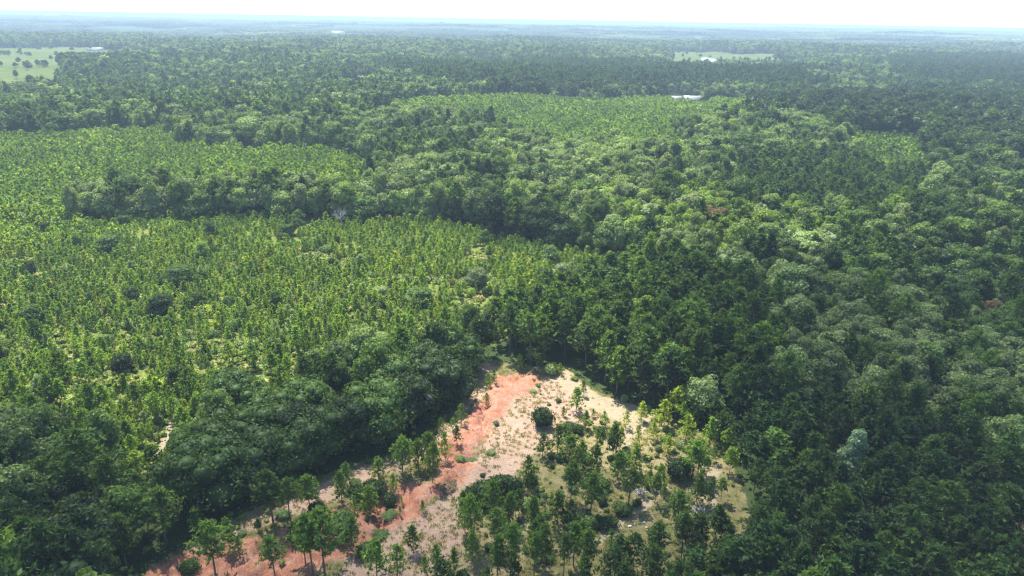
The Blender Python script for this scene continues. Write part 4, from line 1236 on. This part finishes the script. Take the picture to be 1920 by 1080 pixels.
# far forest as patches of low crowns, out to where a tree is smaller than a pixel
def far_patch(seed, n=190, size=130):
    rs = np.random.RandomState(seed); g = Geo()
    top = ICO_V[:, 2] > -.4
    for i in range(n):
        c = np.array([rs.uniform(-.5, .5) * size, rs.uniform(-.5, .5) * size, rs.uniform(6, 10)])
        v = ICO_V * np.array([5.5, 5.5, 5.5]) * rs.uniform(.7, 1.25) * rs.uniform(.75, 1.2, (12, 1)) + c
        g.add(v, t=ICO_F, lv=rs.uniform(0, 1))
    return g.mesh('far_crowns', [M_LEAF])
FP = src([far_patch(900 + i) for i in range(4)])
p = grid_points(105, 9500, 2600, .3, .84, 200)
k = np.ones(len(p), bool)
for P in OPEN_ALL: k &= ~inside(p, P, -40)
k &= fbm(p[:, 0] / 900, p[:, 1] / 600, 130, 3) < .68
p = p[k]; n = len(p)
rows = np.stack([p[:, 0], p[:, 1], np.full(n, 1.0), np.ones(n), np.clip(.25 + (fbm(p[:, 0] / 500, p[:, 1] / 500, 140, 3) - .5) * .9, 0, .6), R.randint(0, 4, n), R.uniform(0, 6.28, n)], -1)
scatter('far_woodland', 'woods fading to blue towards the horizon', rows, FP, 1.0)

# ------------------------------------------------------------------ farm buildings far off
def box(name, parent, mat, lo, hi, tilt=None):
    x0, y0, z0 = lo; x1, y1, z1 = hi
    v = np.array([(x0, y0, z0), (x1, y0, z0), (x1, y1, z0), (x0, y1, z0), (x0, y0, z1), (x1, y0, z1), (x1, y1, z1), (x0, y1, z1)])
    q = np.array([(3, 2, 1, 0), (4, 5, 6, 7), (0, 1, 5, 4), (1, 2, 6, 5), (2, 3, 7, 6), (3, 0, 4, 7)])
    o = bpy.data.objects.new(name, mesh_from(name, v, [q], [mat])); COL.objects.link(o); o.parent = parent
    return o
def building(name, u, v, L, Wd, H, rot, wall, roof, label, nwin=4, porch=False):
    x, y = ground_at(u, v)
    r = bpy.data.objects.new(name, None); COL.objects.link(r)
    r.location = (x, y, hpt(x, y)); r.rotation_euler = (0, 0, deg(rot)); tag(r, label, 'building', 'farm buildings')
    a, b = L / 2, Wd / 2; rh = Wd * .28
    # walls with gables
    vv = np.array([(-a, -b, -1), (a, -b, -1), (a, b, -1), (-a, b, -1), (-a, -b, H), (a, -b, H), (a, b, H), (-a, b, H), (-a, 0, H + rh), (a, 0, H + rh)])
    me = mesh_from('wall', vv, [np.array([(0, 1, 5, 4), (2, 3, 7, 6), (4, 5, 6, 7)]), np.array([(1, 2, 6, 9, 5), (3, 0, 4, 8, 7)])], [wall])
    o = bpy.data.objects.new('wall', me); COL.objects.link(o); o.parent = r
    e, tk = .5, .18
    pr = []
    for s in (-1, 1):
        pr += [(-a - e, s * (b + e), H - e * .56), (a + e, s * (b + e), H - e * .56), (a + e, 0, H + rh + .05), (-a - e, 0, H + rh + .05)]
        pr += [(-a - e, s * (b + e), H - e * .56 + tk), (a + e, s * (b + e), H - e * .56 + tk), (a + e, 0, H + rh + .05 + tk), (-a - e, 0, H + rh + .05 + tk)]
    q = []
    for k in (0, 8):
        q += [(k + 4, k + 5, k + 6, k + 7), (k, k + 3, k + 2, k + 1), (k, k + 1, k + 5, k + 4), (k, k + 4, k + 7, k + 3), (k + 1, k + 2, k + 6, k + 5)]
    o = bpy.data.objects.new('roof', mesh_from('roof', np.array(pr), [np.array(q)], [roof])); COL.objects.link(o); o.parent = r
    for i in range(nwin):
        cx = -a + L * (i + .5) / nwin
        if i == nwin // 2:
            box('door', r, M_DOOR, (cx - .5, -b - .06, 0), (cx + .5, -b + .02, 2.1))
        else:
            w = box('window', r, M_WHITE if wall is not M_WHITE else M_GREYWALL, (cx - .75, -b - .08, .9), (cx + .75, -b + .02, 2.2))
            box('pane', w, M_PANE, (cx - .65, -b - .12, 1.0), (cx + .65, -b - .082, 2.1))
    if porch:
        box('porch_roof', r, roof, (-a * .5, -b - 3, H - .5), (a * .5, -b - .52, H - .35))
        for px in (-a * .48, 0, a * .48):
            box('porch_post', r, M_WHITE, (px - .08, -b - 2.9, 0), (px + .08, -b - 2.74, H - .5))
    return r
building('farmhouse', 1299, 189, 22, 9, 2.9, 4, M_BRICKW, M_ROOFM, 'long low house with pale metal roof behind the sunny pines', 6, True)
building('shed', 1268, 188, 10, 6, 2.6, 0, M_GREYWALL, M_ROOFM, 'small pale shed beside the long low house', 3)
building('barn', 1327, 117, 30, 15, 5, -14, M_WHITE, M_ROOFM, 'white-roofed barn among trees by the large light field', 5)
building('barn', 1339, 118, 20, 11, 4, -10, M_WHITE, M_ROOFM, 'lower white barn beside the larger one by the light field', 4)
building('farmhouse', 184, 95, 22, 10, 3.5, 10, M_WHITE, M_ROOFM, 'little pale house at the end of the farm track', 4)
building('shed', 170, 95, 14, 8, 3, 5, M_GREYWALL, M_ROOFD, 'grey shed beside the little pale house on the farm track', 3)
building('farmhouse', 552, 116, 18, 9, 3.2, -8, M_WHITE, M_ROOFM, 'pale cottage in a gap of the upper woods', 4)
building('warehouse', 634, 66, 60, 28, 9, 3, M_WHITE, M_ROOFM, 'large white shed near the horizon beside a red earth strip', 6)
building('farmhouse', 268, 66, 30, 12, 4, 3, M_WHITE, M_ROOFM, 'white house beyond the upper left fields', 4)
building('farmhouse', 672, 163, 14, 8, 3, 12, M_GREYWALL, M_ROOFD, 'grey cottage by the little lawn in the woods', 3)
building('warehouse', 100, 33, 120, 60, 16, 0, M_WHITE, M_ROOFM, 'white hall far off under the horizon', 5)

# ------------------------------------------------------------------ small things of the clearing
def brush_pile(u, v, label, sc=1.0):
    x, y = ground_at(u, v); r = bpy.data.objects.new('brush_pile', None); COL.objects.link(r)
    r.location = (x, y, hpt(x, y)); tag(r, label, 'brush pile', 'brush piles')
    for i in range(26):
        g = Geo(); a = R.uniform(0, 6.28); l = R.uniform(1.2, 2.6) * sc; c = np.array([R.normal() * .9 * sc, R.normal() * .5 * sc, .15 + abs(R.normal()) * .35])
        d = np.array([math.cos(a), math.sin(a), R.uniform(-.15, .35)])
        tube(g, c - d * l / 2, c + d * l / 2, .07, .025, 5)
        o = bpy.data.objects.new('branch', g.mesh('branch', [M_DEADWOOD])); COL.objects.link(o); o.parent = r
brush_pile(1310, 957, 'heap of pale dead branches on yellow grass beside the pines', .8)
brush_pile(1200, 925, 'low heap of grey brush in the tree shadow at the track head', .7)
for i, (u, v, s, lab) in enumerate([(1181, 987, .7, 'pale stone in the worn track'), (1190, 983, .5, 'smaller pale stone beside the first in the worn track'), (1207, 980, .6, 'pale stone at the rim of the worn track'), (1212, 990, .45, 'small pale stone below the rim of the worn track'), (667, 872, .8, 'pale stone in the verge grass'), (920, 853, .7, 'whitish rock at the head of the clay gully')]):
    x, y = ground_at(u, v); rs = np.random.RandomState(i); g = Geo()
    vv = ICO_V * rs.uniform(.75, 1.15, (12, 1)) * np.array([s, s * .7, s * .45]); g.add(vv * .65, t=ICO_F)
    o = bpy.data.objects.new('stone', g.mesh('stone', [M_STONE])); COL.objects.link(o); o.location = (x, y, hpt(x, y) + .05)
    o.rotation_euler = (0, 0, rs.uniform(0, 6)); tag(o, lab, 'stone', 'stones')

# ------------------------------------------------------------------ the air
zmin = float(min(v.co.z for v in GROUND.data.vertices)) - 1.0
zmax = 81.0
print('terrain low', zmin, 'high', max(v.co.z for v in GROUND.data.vertices))
hz, ht, ho = new_mat('haze_air')
pv = nd(ht, 'ShaderNodeVolumePrincipled')
pv.inputs['Color'].default_value = (0.5, 0.64, 0.82, 1)
pv.inputs['Density'].default_value = HAZE_DENSITY
pv.inputs['Anisotropy'].default_value = 0.0
ht.links.new(pv.outputs[0], ho.inputs['Volume'])
E = 43000.0
vv = np.array([(-E, -E, zmin), (E, -E, zmin), (E, E, zmin), (-E, E, zmin), (-E, -E, zmax), (E, -E, zmax), (E, E, zmax), (-E, E, zmax)])
qq = np.array([(3, 2, 1, 0), (4, 5, 6, 7), (0, 1, 5, 4), (1, 2, 6, 5), (2, 3, 7, 6), (3, 0, 4, 7)])
o = bpy.data.objects.new('haze', mesh_from('haze', vv, [qq], [hz])); COL.objects.link(o); tag(o, 'pale summer haze over the land', None, None, 'stuff')
print('counts', {k: len(v) for k, v in T.items()})
